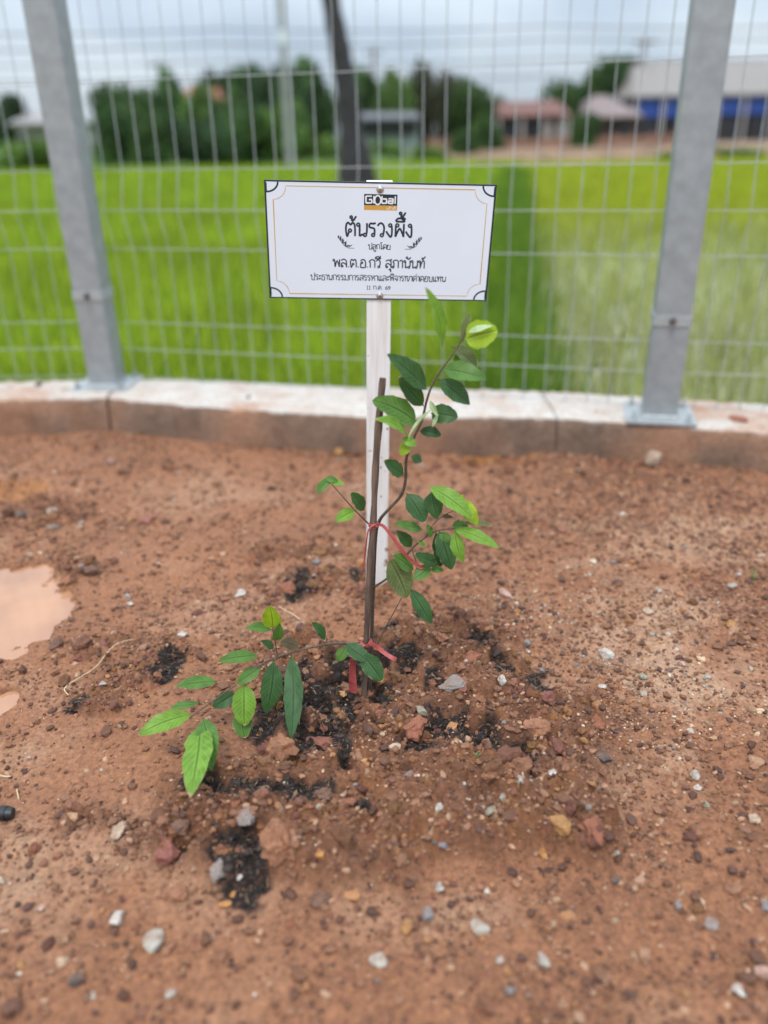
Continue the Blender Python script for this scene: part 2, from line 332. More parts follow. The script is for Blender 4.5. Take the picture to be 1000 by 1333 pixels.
# ---------------------------------------------------------------- loose crumbs, grit, black mulch (nobody could count them)
def ico(sub):
    import bmesh
    bm = bmesh.new(); bmesh.ops.create_icosphere(bm, subdivisions=sub, radius=1)
    V = np.array([v.co[:] for v in bm.verts]); F = np.array([[v.index for v in f.verts] for f in bm.faces]); bm.free(); return V, F
ICO1, ICO2, ICO3 = ico(1), ico(2), ico(3)
def scatter(name, n, size, colf, densf, mt, base=ICO1, flat=(.45, .9), sink=.3, lab=None, seed=1):
    rg = np.random.default_rng(seed); pts = []
    X = rg.uniform(-1.4, 1.34, n*8); Y = rg.uniform(.46, 2.6, n*8)
    vis = (np.abs(X) < .12+Y*.62) & (Y < kfront(X)-.01)
    X, Y = X[vis], Y[vis]; mk = masks(X, Y); k = rg.random(len(X)) < densf(X, Y, mk)*(1-.97*mk['pud']); X, Y = X[k][:n], Y[k][:n]
    mk = {q: w[k][:n] for q, w in mk.items()}
    m = len(X); s = size(rg, m, X, Y); V0, F0 = base; nv = len(V0)
    V = np.broadcast_to(V0, (m, nv, 3)).copy(); V *= rg.uniform(.62, 1.3, (m, nv, 1))
    V *= np.stack([rg.uniform(.75, 1.3, m), rg.uniform(.6, 1., m), rg.uniform(flat[0], flat[1], m)], -1)[:, None, :]
    th = rg.uniform(0, 6.28, m); c, sn = np.cos(th)[:, None], np.sin(th)[:, None]
    vx = V[..., 0]*c-V[..., 1]*sn; vy = V[..., 0]*sn+V[..., 1]*c
    V = np.stack([vx, vy, V[..., 2]], -1)*s[:, None, None]
    V += np.stack([X, Y, gz(X, Y)+s*sink], -1)[:, None, :]
    F = (F0[None]+(np.arange(m)*nv)[:, None, None]).reshape(-1, F0.shape[1])
    C = np.repeat(colf(rg, m, X, Y, mk), nv, 0)
    o = link(name, np_mesh(name, V.reshape(-1, 3), F, C), mt); tag(o, lab[0], lab[1], kind='stuff'); return o
crumb_m = attr_mat('crumb', .75, .3, 260, .6, .002)
grit_m = attr_mat('grit', .6, .2, 300, .3, .002)
def near(p): return np.clip(p, .2, 1)
def crumb_size(rg, m, X, Y): return np.clip(rg.lognormal(-5.97, .52, m), .0012, .012)
def crumb_col(rg, m, X, Y, mk):
    pal = np.array([[.19, .084, .045], [.12, .053, .031], [.24, .115, .063], [.34, .19, .112], [.09, .043, .029], [.30, .14, .06]]); c = pal[rg.choice(6, m, p=[.3, .22, .2, .12, .1, .06])]*rg.uniform(.75, 1.2, (m, 1))
    bk = (mk['black'] > .5) & (rg.random(m) < .7); c[bk] = np.array([.038, .025, .019])*rg.uniform(.4, 1.9, (bk.sum(), 1)); return c
scatter('soil_crumbs', 46000, crumb_size, crumb_col, lambda X, Y, mk: np.clip(.10+.6*mk['rough']**1.5+.4*mk['crag']+.35*mk['mound']+.25*sstep(-.1, .3, fbm(X*9, Y*9, 2, 91)), 0, 1), crumb_m, lab=('small dark red crumbs of clay loose on the bare soil', 'soil crumbs'), seed=11)
scatter('clay_lumps', 2000, lambda rg, m, X, Y: np.clip(rg.lognormal(-5.0, .42, m), .004, .02), lambda rg, m, X, Y, mk: np.array([.215, .094, .050])*rg.uniform(.5, 1.2, (m, 1))*np.stack([np.ones(m), rg.uniform(.85, 1.1, m), rg.uniform(.7, 1.2, m)], -1), lambda X, Y, mk: np.clip(.02+.8*mk['mound']*sstep(-.2, .3, fbm(X*10, Y*10, 2, 93))+.6*mk['crag']+.16*sstep(2.0, 2.3, Y)*sstep(-.3, .2, X), 0, 1), attr_mat('clod', .85, .35, 160, .9, .004), base=ICO2, flat=(.6, 1), sink=.15, lab=('rough clods of red clay heaped loosely around the sapling', 'clods'), seed=12)
def grit_col(rg, m, X, Y, mk):
    pal = np.array([[.50, .42, .33], [.34, .28, .23], [.45, .30, .19], [.19, .18, .17], [.60, .52, .43], [.38, .19, .08], [.09, .085, .085]]); return pal[rg.choice(7, m, p=[.20, .18, .26, .12, .03, .15, .06])]*rg.uniform(.75, 1.15, (m, 1))
scatter('grit', 5200, lambda rg, m, X, Y: np.clip(rg.lognormal(-6.35, .45, m), .001, .0055), grit_col, lambda X, Y, mk: np.clip(.05+.9*mk['gravel']+.10*mk['sandy']+.10*mk['mound'], 0, 1), grit_m, base=ICO1, flat=(.5, .9), sink=.3, lab=('fine pale grit washed out on the clay', 'grit'), seed=13)
scatter('gravel', 260, lambda rg, m, X, Y: np.clip(rg.lognormal(-5.35, .35, m), .003, .009), grit_col, lambda X, Y, mk: np.clip(.06+.3*mk['gravel']+.06*mk['mound'], 0, 1), grit_m, base=ICO2, flat=(.45, .8), sink=.2, lab=('small mixed gravel strewn over the clay', 'gravel'), seed=14)
def fibres(n, seed=5):
    rg = np.random.default_rng(seed); X = rg.uniform(-.6, .5, n*60); Y = rg.uniform(.7, 1.7, n*60); mk = masks(X, Y); k = (mk['black'] > .6); X, Y = X[k][:n], Y[k][:n]; m = len(X)
    th = rg.uniform(0, 6.28, m); ln = rg.uniform(.004, .016, m); w = rg.uniform(.0003, .0009, m); d = np.stack([np.cos(th), np.sin(th), rg.uniform(-.3, .7, m)], -1); q = np.stack([-np.sin(th), np.cos(th), rg.uniform(-.5, .5, m)], -1)
    p = np.stack([X, Y, gz(X, Y)+.0015], -1); A = p-d*ln[:, None]/2; B = p+d*ln[:, None]/2; W = q*w[:, None]
    M_ = p+np.stack([np.zeros(m), np.zeros(m), ln*.15], -1)
    V = np.stack([A-W, A+W, M_+W, M_-W, B+W, B-W], 1).reshape(-1, 3); i = np.arange(m)[:, None]*6
    F = np.concatenate([i+np.array([[0, 1, 2, 3]]), i+np.array([[3, 2, 4, 5]])], 0)
    c = np.where(rg.random((m, 1)) < .9, np.array([[.018, .013, .011]]), np.array([[.16, .1, .06]]))*rg.uniform(.6, 1.5, (m, 1))
    tag(link('mulch_fibres', np_mesh('mulch_fibres', V, F, np.repeat(c, 6, 0)), crumb_m), 'black fibrous planting compost strewn in patches around the sapling', 'compost', kind='stuff')
fibres(9000)

# ================================================================ SETTING: paddy ground, land, embankment
FZ = -.45
pm = bpy.data.materials.new('paddy_mud'); N, L, P = nodes(pm)
tcx = N.new('ShaderNodeTexCoord'); n1 = N.new('ShaderNodeTexNoise'); n1.inputs['Scale'].default_value = .35; n1.inputs['Detail'].default_value = 6; n2 = N.new('ShaderNodeTexNoise'); n2.inputs['Scale'].default_value = 5; n2.inputs['Detail'].default_value = 6
L.new(tcx.outputs['Object'], n1.inputs['Vector']); L.new(tcx.outputs['Object'], n2.inputs['Vector'])
r1 = N.new('ShaderNodeValToRGB'); r1.color_ramp.elements[0].color = (.10, .20, .014, 1); r1.color_ramp.elements[1].color = (.22, .33, .025, 1); r1.color_ramp.elements[0].position = .35; r1.color_ramp.elements[1].position = .65
ad = N.new('ShaderNodeMath'); ad.operation = 'MULTIPLY_ADD'; ad.inputs[1].default_value = .5; L.new(n2.outputs['Fac'], ad.inputs[0]); 
hh = N.new('ShaderNodeMath'); hh.operation = 'MULTIPLY'; hh.inputs[1].default_value = .5; L.new(n1.outputs['Fac'], hh.inputs[0]); L.new(hh.outputs[0], ad.inputs[2])
L.new(ad.outputs[0], r1.inputs[0])
# shallow muddy water lies between the young plants on the right, near the fence
sxy = N.new('ShaderNodeSeparateXYZ'); L.new(tcx.outputs['Object'], sxy.inputs[0])
dv = N.new('ShaderNodeMath'); dv.operation = 'MULTIPLY_ADD'; dv.inputs[1].default_value = -.155; dv.inputs[2].default_value = 0.02; L.new(sxy.outputs['Y'], dv.inputs[0])
sm = N.new('ShaderNodeMath'); sm.operation = 'ADD'; L.new(sxy.outputs['X'], sm.inputs[0]); L.new(dv.outputs[0], sm.inputs[1])
st = N.new('ShaderNodeMapRange'); st.inputs['From Min'].default_value = -.05; st.inputs['From Max'].default_value = .25; L.new(sm.outputs[0], st.inputs[0])
fd = N.new('ShaderNodeMapRange'); fd.inputs['From Min'].default_value = 6; fd.inputs['From Max'].default_value = 17; fd.inputs['To Min'].default_value = 1; fd.inputs['To Max'].default_value = 0; L.new(sxy.outputs['Y'], fd.inputs[0])
wmk = N.new('ShaderNodeMath'); wmk.operation = 'MULTIPLY'; L.new(st.outputs[0], wmk.inputs[0]); L.new(fd.outputs[0], wmk.inputs[1])
mc = N.new('ShaderNodeMixRGB'); mc.inputs[2].default_value = (.36, .35, .25, 1); L.new(r1.outputs[0], mc.inputs[1]); L.new(wmk.outputs[0], mc.inputs[0]); L.new(mc.outputs[0], P.inputs['Base Color'])
rg_ = N.new('ShaderNodeMapRange'); rg_.inputs['To Min'].default_value = .95; rg_.inputs['To Max'].default_value = .22; L.new(wmk.outputs[0], rg_.inputs[0]); L.new(rg_.outputs[0], P.inputs['Roughness'])
P.inputs['Specular IOR Level'].default_value = .4
me = bpy.data.meshes.new('paddy_ground'); me.from_pydata([(-700, -300, FZ), (700, -300, FZ), (700, 1200, FZ), (-700, 1200, FZ)], [], [(0, 1, 2, 3)]); me.update()
tag(link('paddy_ground', me, pm), kind='structure')
# raised land with houses beyond the field; its front slope is the bank
land = MB()
xs = np.linspace(-120, 120, 121); ys = [42.6, 43.2, 44.2, 46, 60, 100, 300, 900]
V = []; 
for j, yy in enumerate(ys):
    for x in xs:
        z = [-.5, -.1, .22, .28, .26, .25, .25, .25][j]; V.append((x if j < 5 else x*6, yy+.5*math.sin(x*.21)+.3*math.sin(x*.7), z+(.06*math.sin(x*1.3+j) if 0 < j < 4 else 0)))
land.add(V, [(j*121+i, j*121+i+1, (j+1)*121+i+1, (j+1)*121+i) for j in range(len(ys)-1) for i in range(120)])
be = mat('bank_earth', (.20, .125, .075), .9, 0, .4, 1.2, .5); N, L, P = nodes(be); src = P.inputs['Base Color'].links[0].from_socket
t_ = N.new('ShaderNodeTexCoord'); sx_n = N.new('ShaderNodeSeparateXYZ'); L.new(t_.outputs['Object'], sx_n.inputs[0]); nq = N.new('ShaderNodeTexNoise'); nq.inputs['Scale'].default_value = .8; nq.inputs['Detail'].default_value = 6; L.new(t_.outputs['Object'], nq.inputs['Vector'])
ma = N.new('ShaderNodeMath'); ma.operation = 'MULTIPLY_ADD'; ma.inputs[1].default_value = 6; L.new(nq.outputs['Fac'], ma.inputs[0]); L.new(sx_n.outputs['X'], ma.inputs[2]); mr_ = N.new('ShaderNodeMapRange'); mr_.inputs['From Min'].default_value = 4; mr_.inputs['From Max'].default_value = 8; L.new(ma.outputs[0], mr_.inputs[0])
mg = N.new('ShaderNodeMixRGB'); mg.inputs[1].default_value = (.075, .13, .035, 1); L.new(mr_.outputs[0], mg.inputs[0]); L.new(src, mg.inputs[2]); L.new(mg.outputs[0], P.inputs['Base Color'])
tag(land.build('bank', be, smooth=True), kind='structure')

# rice: dense on the left, thin and pale on the right
def blades(name, n, region, hgt, wid, pal, lab, seed, clump=0.):
    rg = np.random.default_rng(seed); X, Y = region(rg, n); m = len(X)
    h = hgt(rg, m, X, Y); w = wid(rg, m, X, Y); th = rg.uniform(0, 6.28, m); ln = rg.uniform(.05, .45, m)*h
    dx, dy = np.cos(th)*ln, np.sin(th)*ln; ph = rg.uniform(0, 6.28, m); bx, by = np.cos(ph)*w/2, np.sin(ph)*w/2; z0 = np.full(m, FZ)
    def P3(x, y, z): return np.stack([x, y, z], -1)
    V = np.stack([P3(X-bx, Y-by, z0), P3(X+bx, Y+by, z0), P3(X+dx*.35+bx*.9, Y+dy*.35+by*.9, z0+h*.6), P3(X+dx*.35-bx*.9, Y+dy*.35-by*.9, z0+h*.6), P3(X+dx+bx*.12, Y+dy+by*.12, z0+h), P3(X+dx-bx*.12, Y+dy-by*.12, z0+h)], 1).reshape(-1, 3)
    i = np.arange(m)[:, None]*6; F = np.concatenate([i+np.array([[0, 1, 2, 3]]), i+np.array([[3, 2, 4, 5]])], 0)
    pal = np.array(pal); c = pal[rg.integers(0, len(pal), m)]*rg.uniform(.75, 1.25, (m, 1))
    if clump: c = c*(1+clump*fbm(X*.9, Y*.5, 3, seed))[:, None]
    tag(link(name, np_mesh(name, V, F, np.repeat(c, 6, 0)), MATS['rice']), lab, 'rice', kind='stuff')
attr_mat('rice', .6, .1, 20, 0, spec=.2, trans=.45)
def edge(X, Y): return X-.155*Y+fbm(X*1.2, Y*.9, 3, 4)*.25
def reg_dense(rg, n):
    Y = 3.1*(42/3.1)**rg.random(n*2); X = rg.uniform(-1, 1, n*2)*(Y*.56+.5); k = edge(X, Y) < .12; return X[k][:n], Y[k][:n]
def reg_dark(rg, n):
    Y = 3.1*(30/3.1)**rg.random(n); return .155*Y+rg.normal(0.0, .10, n)*(1+.05*Y), Y
def reg_thin(rg, n):
    Y = 3.3*(42/3.3)**rg.random(n*2); X = rg.uniform(-1, 1, n*2)*(Y*.56+.5); k = (edge(X, Y) > .1) & ((Y > 10) | (rg.random(n*2) < .55)); X, Y = X[k], Y[k]
    near_ = Y < 12; X = np.where(near_, np.round(X/.17)*.17+rg.normal(0, .022, len(X)), X); Y = np.where(near_, np.round(Y/.2)*.2+rg.normal(0, .022, len(X)), Y); return X[:n], Y[:n]
GRN = [(.24, .355, .02), (.31, .42, .025), (.185, .285, .022), (.38, .46, .035), (.25, .325, .03)]
blades('rice_crop', 90000, reg_dense, lambda rg, m, X, Y: rg.uniform(.22, .42, m)*(1+.15*fbm(X, Y, 2, 8)), lambda rg, m, X, Y: .006+.0016*Y, GRN, 'dense bright green rice beyond the fence, left of the thin pale part', 21, .45)
blades('rice_edge', 5000, reg_dark, lambda rg, m, X, Y: rg.uniform(.3, .5, m), lambda rg, m, X, Y: .007+.0014*Y, [(.11, .21, .02), (.14, .24, .025), (.09, .17, .02)], 'darker green strip of tall rice bordering the thin pale part', 22, .3)
def reg_far(rg, n):
    X, Y = reg_thin(rg, n*2); k = rg.random(len(Y)) < sstep(7., 15., Y)**1.3; return X[k][:n], Y[k][:n]
def reg_near(rg, n):
    X, Y = reg_thin(rg, n*2); k = (Y <= 14) & (rg.random(len(Y)) > sstep(9., 14., Y)*.7); return X[k][:n], Y[k][:n]
blades('rice_seedlings', 12000, reg_near, lambda rg, m, X, Y: rg.uniform(.16, .34, m), lambda rg, m, X, Y: .005+.0017*Y, [(.33, .36, .09), (.38, .40, .14), (.28, .32, .08), (.44, .44, .24), (.36, .37, .16)], 'thin pale rice standing in shallow water on the right, near the fence', 23, .2)
blades('rice_far', 26000, reg_far, lambda rg, m, X, Y: rg.uniform(.2, .3, m), lambda rg, m, X, Y: .005+.0017*Y, [(.32, .37, .02), (.37, .40, .03), (.29, .34, .025), (.41, .42, .05)], 'yellow green rice at the far end of the field on the right', 24, .15)

# ================================================================ kerb (concrete ledge) in three lengths
km = bpy.data.materials.new('kerb_concrete'); N, L, P = nodes(km)
g_ = N.new('ShaderNodeNewGeometry'); sp = N.new('ShaderNodeSeparateXYZ'); L.new(g_.outputs['Position'], sp.inputs[0]); tcx = N.new('ShaderNodeTexCoord')
nA = N.new('ShaderNodeTexNoise'); nA.inputs['Scale'].default_value = 9; nA.inputs['Detail'].default_value = 8; nA.inputs['Roughness'].default_value = .65
nB = N.new('ShaderNodeTexNoise'); nB.inputs['Scale'].default_value = 70; nB.inputs['Detail'].default_value = 6
nC = N.new('ShaderNodeTexNoise'); nC.inputs['Scale'].default_value = 3.2; nC.inputs['Detail'].default_value = 6
for q in (nA, nB, nC): L.new(tcx.outputs['Object'], q.inputs['Vector'])
def ramp(src, p0, c0, p1, c1):
    r = N.new('ShaderNodeValToRGB'); r.color_ramp.elements[0].position = p0; r.color_ramp.elements[1].position = p1; r.color_ramp.elements[0].color = c0+(1,); r.color_ramp.elements[1].color = c1+(1,); L.new(src, r.inputs[0]); return r.outputs[0]
top = ramp(nA.outputs['Fac'], .40, (.46, .415, .365), .60, (.36, .22, .15)); topb = ramp(nC.outputs['Fac'], .52, (.50, .46, .41), .58, (.38, .215, .135))
mt_ = N.new('ShaderNodeMixRGB'); mt_.inputs[0].default_value = .5; L.new(top, mt_.inputs[1]); L.new(topb, mt_.inputs[2])
fr = ramp(nA.outputs['Fac'], .38, (.12, .07, .044), .66, (.29, .18, .12)); fr2 = ramp(nC.outputs['Fac'], .42, (.14, .09, .062), .62, (.33, .145, .075))
mf = N.new('ShaderNodeMixRGB'); mf.inputs[0].default_value = .5; L.new(fr, mf.inputs[1]); L.new(fr2, mf.inputs[2])
# mud splash line: the mud climbs from the foot to a ragged height
zz = N.new('ShaderNodeMath'); zz.operation = 'MULTIPLY_ADD'; zz.inputs[1].default_value = -.05; L.new(nA.outputs['Fac'], zz.inputs[0]); L.new(sp.outputs['Z'], zz.inputs[2])
zt = N.new('ShaderNodeMapRange'); zt.inputs['From Min'].default_value = .082; zt.inputs['From Max'].default_value = .094; L.new(zz.outputs[0], zt.inputs[0])
nz = N.new('ShaderNodeSeparateXYZ'); L.new(g_.outputs['Normal'], nz.inputs[0]); nzr = N.new('ShaderNodeMapRange'); nzr.inputs['From Min'].default_value = .55; nzr.inputs['From Max'].default_value = .8; L.new(nz.outputs['Z'], nzr.inputs[0])
mxx = N.new('ShaderNodeMath'); mxx.operation = 'MAXIMUM'; L.new(zt.outputs[0], mxx.inputs[0]); L.new(nzr.outputs[0], mxx.inputs[1])
mk_ = N.new('ShaderNodeMixRGB'); L.new(mxx.outputs[0], mk_.inputs[0]); L.new(mf.outputs[0], mk_.inputs[1]); L.new(mt_.outputs[0], mk_.inputs[2])
fine = N.new('ShaderNodeMapRange'); fine.inputs['From Min'].default_value = .3; fine.inputs['From Max'].default_value = .7; fine.inputs['To Min'].default_value = .8; fine.inputs['To Max'].default_value = 1.15; L.new(nB.outputs['Fac'], fine.inputs[0])
fs = N.new('ShaderNodeVectorMath'); fs.operation = 'SCALE'; L.new(mk_.outputs[0], fs.inputs[0]); L.new(fine.outputs[0], fs.inputs['Scale']); L.new(fs.outputs[0], P.inputs['Base Color']); P.inputs['Roughness'].default_value = .85
bb = N.new('ShaderNodeBump'); bb.inputs['Strength'].default_value = .5; bb.inputs['Distance'].default_value = .006; L.new(nB.outputs['Fac'], bb.inputs['Height']); L.new(bb.outputs[0], P.inputs['Normal'])
KT = .115
def kerb(x0, x1, label, dz=0.):
    xs = np.linspace(x0, x1, max(8, int(abs(x1-x0)/.012))); nP = 0; V = []; 
    for x in xs:
        f = float(kfront(x)); bk = float(kback(x)); w = float(fbm(np.array([x*7.]), np.array([0.]), 3, 5)[0]); w2 = float(fbm(np.array([x*30.]), np.array([2.]), 3, 6)[0])
        T = KT+dz+w*.004; f += w*.008
        prof = [(f-.012+w2*.006, -.25), (f-.010+w2*.006, .02), (f-.004+w2*.004, T*.6), (f+w2*.003, T-.016+w2*.003), (f+.006, T-.004+w2*.002), (f+.016, T+w2*.001), ((f*2+bk)/3, T+.004+w2*.003), ((f+2*bk)/3, T+.003-w2*.003), (bk-.02+w2*.012, T+w2*.004), (bk+w2*.015, T-.02), (bk+.01, -.6)]
        nP = len(prof); V += [(x, y, z) for y, z in prof]
    n = len(xs); F = [(i*nP+k, (i+1)*nP+k, (i+1)*nP+k+1, i*nP+k+1) for i in range(n-1) for k in range(nP-1)]+[tuple(range(nP)), tuple((n-1)*nP+k for k in range(nP-1, -1, -1))]
    o = MB().add(V, F).build('kerb', km, smooth=True); tag(o, label, 'kerb', 'concrete kerb lengths under the fence'); return o
kerb(-8, -.936, 'weathered concrete kerb length left of the joint under the left steel post', .004)
kerb(-.929, .532, 'long mud stained concrete kerb length running behind the white sign post')
kerb(.536, 8, 'grey brown concrete kerb length carrying the right steel post', .001)

# ================================================================ fence posts and mesh panels
galv = mat('galvanised_steel', (.295, .312, .315), .5, .3, .12, 26., .15, 220)
galv2 = mat('galvanised_bright', (.36, .38, .38), .5, .3, .12, 60., .1, 300)
rust = mat('dark_bolt', (.13, .105, .09), .6, .5, .4, 200.)
wirem = mat('wire_zinc', (.36, .38, .38), .55, .2, .15, 30.)
PW = .1
LP = at(141, 501, KT); RP = at(857, 541, KT)
def post(base, yaw, label, clampz, dark):
    o = empty('fence_post', base, label, 'fence post', 'steel posts of the mesh fence', yaw)
    MB().box((0, 0, 1.0), (PW, PW, 1.99), bevel=.009).build('tube', galv, o, True)
    MB().box((0, -.005, .006), (.2, .19, .008), bevel=.006).build('base_plate', galv2, o, True)
    w = MB()
    for s in (-1, 1):
        w.tube([(s*.052, -.052, .0125), (s*.052, .052, .0125)], .005, 6); w.tube([(-.05, s*.052, .0125), (.05, s*.052, .0125)], .005, 6)
    w.build('weld', galv2, o, True)
    for sx_ in (-1, 1):
        for sy_ in (-1, 1):
            bt = MB(); c = (sx_*.078, sy_*.072-.005, .010); bt.lathe([(.013, 0), (.013, .0025), (.0095, .0028), (.0095, .011), (.0085, .012)], c, 6); bt.lathe([(.005, .010), (.005, .024), (.004, .025)], c, 10)
            bt.build('anchor_bolt', galv2 if not dark else galv, o)
    cl = MB().box((0, 0, clampz), (PW+.007, PW+.007, .03), bevel=.011).build('clamp', galv2, o, True)
    b = MB(); Mx = Matrix.Rotation(math.pi/2, 3, 'X'); b.lathe([(.011, 0), (.011, .003), (.0075, .0034), (.0075, .012), (.006, .013)], (0, -.0535, clampz), 6, Mx); b.lathe([(.004, .01), (.004, .022), (.003, .023)], (0, -.0535, clampz), 8, Mx)
    b.build('bolt', rust, cl)
    MB().box((0, 0, 1.998), (PW+.004, PW+.004, .006), bevel=.01).build('cap', galv, o, True)
    return o
lz = (aty(117, 385, LP.y-.05).z-LP.z); rz_ = (aty(869, 418, RP.y-.05).z-RP.z)
post(LP, R(-4), 'square galvanised steel fence post standing left of the white sign', lz, True)
post(RP, R(-13), 'square galvanised steel fence post standing right of the white sign', rz_, False)
HZ = [.130, .232, .327, .575, .700, .820, 1.075, 1.33, 1.58, 1.70, 1.83, 1.97]
def bend(z):                                                     # the pressed V folds of the panel
    for c in (.697, 1.705):
        if abs(z-c) < .123: return .038*(1-abs(z-c)/.123)
    return 0.
def panel(p0, p1, label, off=0.):
    p0 = Vector(p0); p1 = Vector(p1); d = (p1-p0); Ln = d.length; yaw = math.atan2(d.y, d.x)
    o = empty('mesh_fence_panel', (p0.x, p0.y, KT), label, 'fence panel', 'welded mesh panels of the fence', yaw)
    vm = MB(); zs = [.10, .327, .574, .697, .82, 1.33, 1.582, 1.705, 1.828, 2.0]
    n = int(Ln/.0665)
    for i in range(n+1):
        x = .02+off+i*.0665
        if x > Ln-.005: break
        vm.tube([(x, -bend(z), z-KT) for z in zs], .0015, 5)
    vm.build('vertical_wires', wirem, o, True)
    hm = MB()
    for z in HZ: hm.tube([(0, -bend(z)-.0048, z-KT), (Ln, -bend(z)-.0048, z-KT)], .0014, 5)
    hm.build('horizontal_wires', wirem, o, True); return o
nL = Vector((math.sin(R(-4)), -math.cos(R(-4)), 0)); bo = .062
PL = Vector((LP.x, LP.y+bo+.012, 0)); PR = Vector((RP.x+.015, RP.y+bo+.012, 0))
panel(PL, PR, 'wide galvanised mesh fence panel between the two steel posts, behind the sign')
panel((PL.x-2.4, PL.y+.06, 0), (PL.x-.004, PL.y, 0), 'galvanised mesh fence panel left of the left steel post', .03)
panel((PR.x+.006, PR.y-.003, 0), (PR.x+2.3, PR.y-.5, 0), 'galvanised mesh fence panel right of the right steel post', .02)
# small things lying on the kerb
def stone_mesh(size, seed, flat=.6, rough=.25, base=None, sharp=1.):
    rg = np.random.default_rng(seed); V0, F = base or ICO3; V = V0.copy()
    for k in range(13):                                          # chop facets
        nrm = rg.normal(size=3); nrm /= np.linalg.norm(nrm); dd = rg.uniform(.5, .84); q = V@nrm-dd; V = np.where((q > 0)[:, None], V-q[:, None]*nrm*sharp, V)
    V += V0*(rg.normal(size=(len(V), 1))*.03*rough/.25)
    for fq, am in ((2.2, .06), (5., .045), (11., .03)):
        k1, k2 = rg.normal(size=3)*fq, rg.normal(size=3)*fq; V *= 1+(am*rough/.25*np.sin(V0@k1+rg.uniform(0, 6))*np.sin(V0@k2+rg.uniform(0, 6)))[:, None]
    f1 = rg.normal(size=3)*2
    V *= (1+rough*.35*np.sin(V0@f1*1.7+rg.uniform(0, 6)))[:, None]
    V *= np.array([1, rg.uniform(.68, .9), flat]); th = rg.uniform(0, 6.28); c, s = math.cos(th), math.sin(th)
    return np.stack([V[:, 0]*c-V[:, 1]*s, V[:, 0]*s+V[:, 1]*c, V[:, 2]], -1)*size, F
STM = {}
def stmat(k):
    c = dict(white=(.54, .49, .43), pale=(.40, .36, .30), beige=(.50, .36, .26), cream=(.62, .50, .36), grey=(.24, .21, .19), green=(.30, .28, .21), blue=(.21, .21, .215), dark=(.07, .062, .06), black=(.02, .02, .022), ochre=(.40, .20, .07), orange=(.50, .22, .06), red=(.30, .105, .06), clay=(.32, .14, .075), brown=(.16, .085, .06), pink=(.52, .33, .26))[k]
    if k in STM: return STM[k]
    clay = k in ('red', 'clay', 'brown', 'beige', 'ochre'); m = bpy.data.materials.new(k+'_stone'); N, L, P = nodes(m); STM[k] = m
    t = N.new('ShaderNodeTexCoord'); n1 = N.new('ShaderNodeTexNoise'); n1.inputs['Scale'].default_value = 55; n1.inputs['Detail'].default_value = 8; n1.inputs['Roughness'].default_value = .7; L.new(t.outputs['Object'], n1.inputs['Vector'])
    n2 = N.new('ShaderNodeTexNoise'); n2.inputs['Scale'].default_value = 330; n2.inputs['Detail'].default_value = 4; L.new(t.outputs['Object'], n2.inputs['Vector'])
    r = N.new('ShaderNodeValToRGB'); e = r.color_ramp.elements; e[0].position = .34; e[0].color = (.27, .13, .075, 1) if not clay else tuple(x*.5 for x in c)+(1,); e[1].position = .60; e[1].color = tuple(x*.92 for x in c)+(1,); q = e.new(.48); q.color = tuple(x*.7+y*.25 for x, y in zip(c, (.27, .14, .08)))+(1,); L.new(n1.outputs['Fac'], r.inputs[0])
    mr = N.new('ShaderNodeMapRange'); mr.inputs['From Min'].default_value = .3; mr.inputs['From Max'].default_value = .7; mr.inputs['To Min'].default_value = .7; mr.inputs['To Max'].default_value = 1.12; L.new(n2.outputs['Fac'], mr.inputs[0])
    v = N.new('ShaderNodeVectorMath'); v.operation = 'SCALE'; L.new(r.outputs[0], v.inputs[0]); L.new(mr.outputs[0], v.inputs['Scale']); L.new(v.outputs[0], P.inputs['Base Color']); P.inputs['Roughness'].default_value = .85; P.inputs['Specular IOR Level'].default_value = .3
    b = N.new('ShaderNodeBump'); b.inputs['Strength'].default_value = .8 if clay else .4; b.inputs['Distance'].default_value = .003; L.new(n1.outputs['Fac'], b.inputs['Height']); L.new(b.outputs[0], P.inputs['Normal'])
    return m
def stone(px, py, w, k, label, flat=.6, name='stone', rough=.2, z=None, sink=.25, group=None):
    p = at(px, py, 0.0 if z is None else z)
    if z is None:
        for _ in range(4): p = at(px, py, float(gz(p.x, p.y))+.2*w/2*depth(p)/FPX)
    s = w/2*depth(p)/FPX*1.04; seed = int(px*7+py*13)
    V, F = stone_mesh(s, seed, flat, rough); zz = float(gz(p.x, p.y)) if z is None else z
    o = link(name, np_mesh(name, V, F, None, True), stmat(k), None, (p.x, p.y, zz+s*flat*(1-sink)*.8))
    o.data.set_sharp_from_angle(angle=R(28))
    return tag(o, label, 'stone' if name == 'stone' else 'clod', group or ('stones lying on the soil' if name == 'stone' else 'big clods of clay on the soil'))
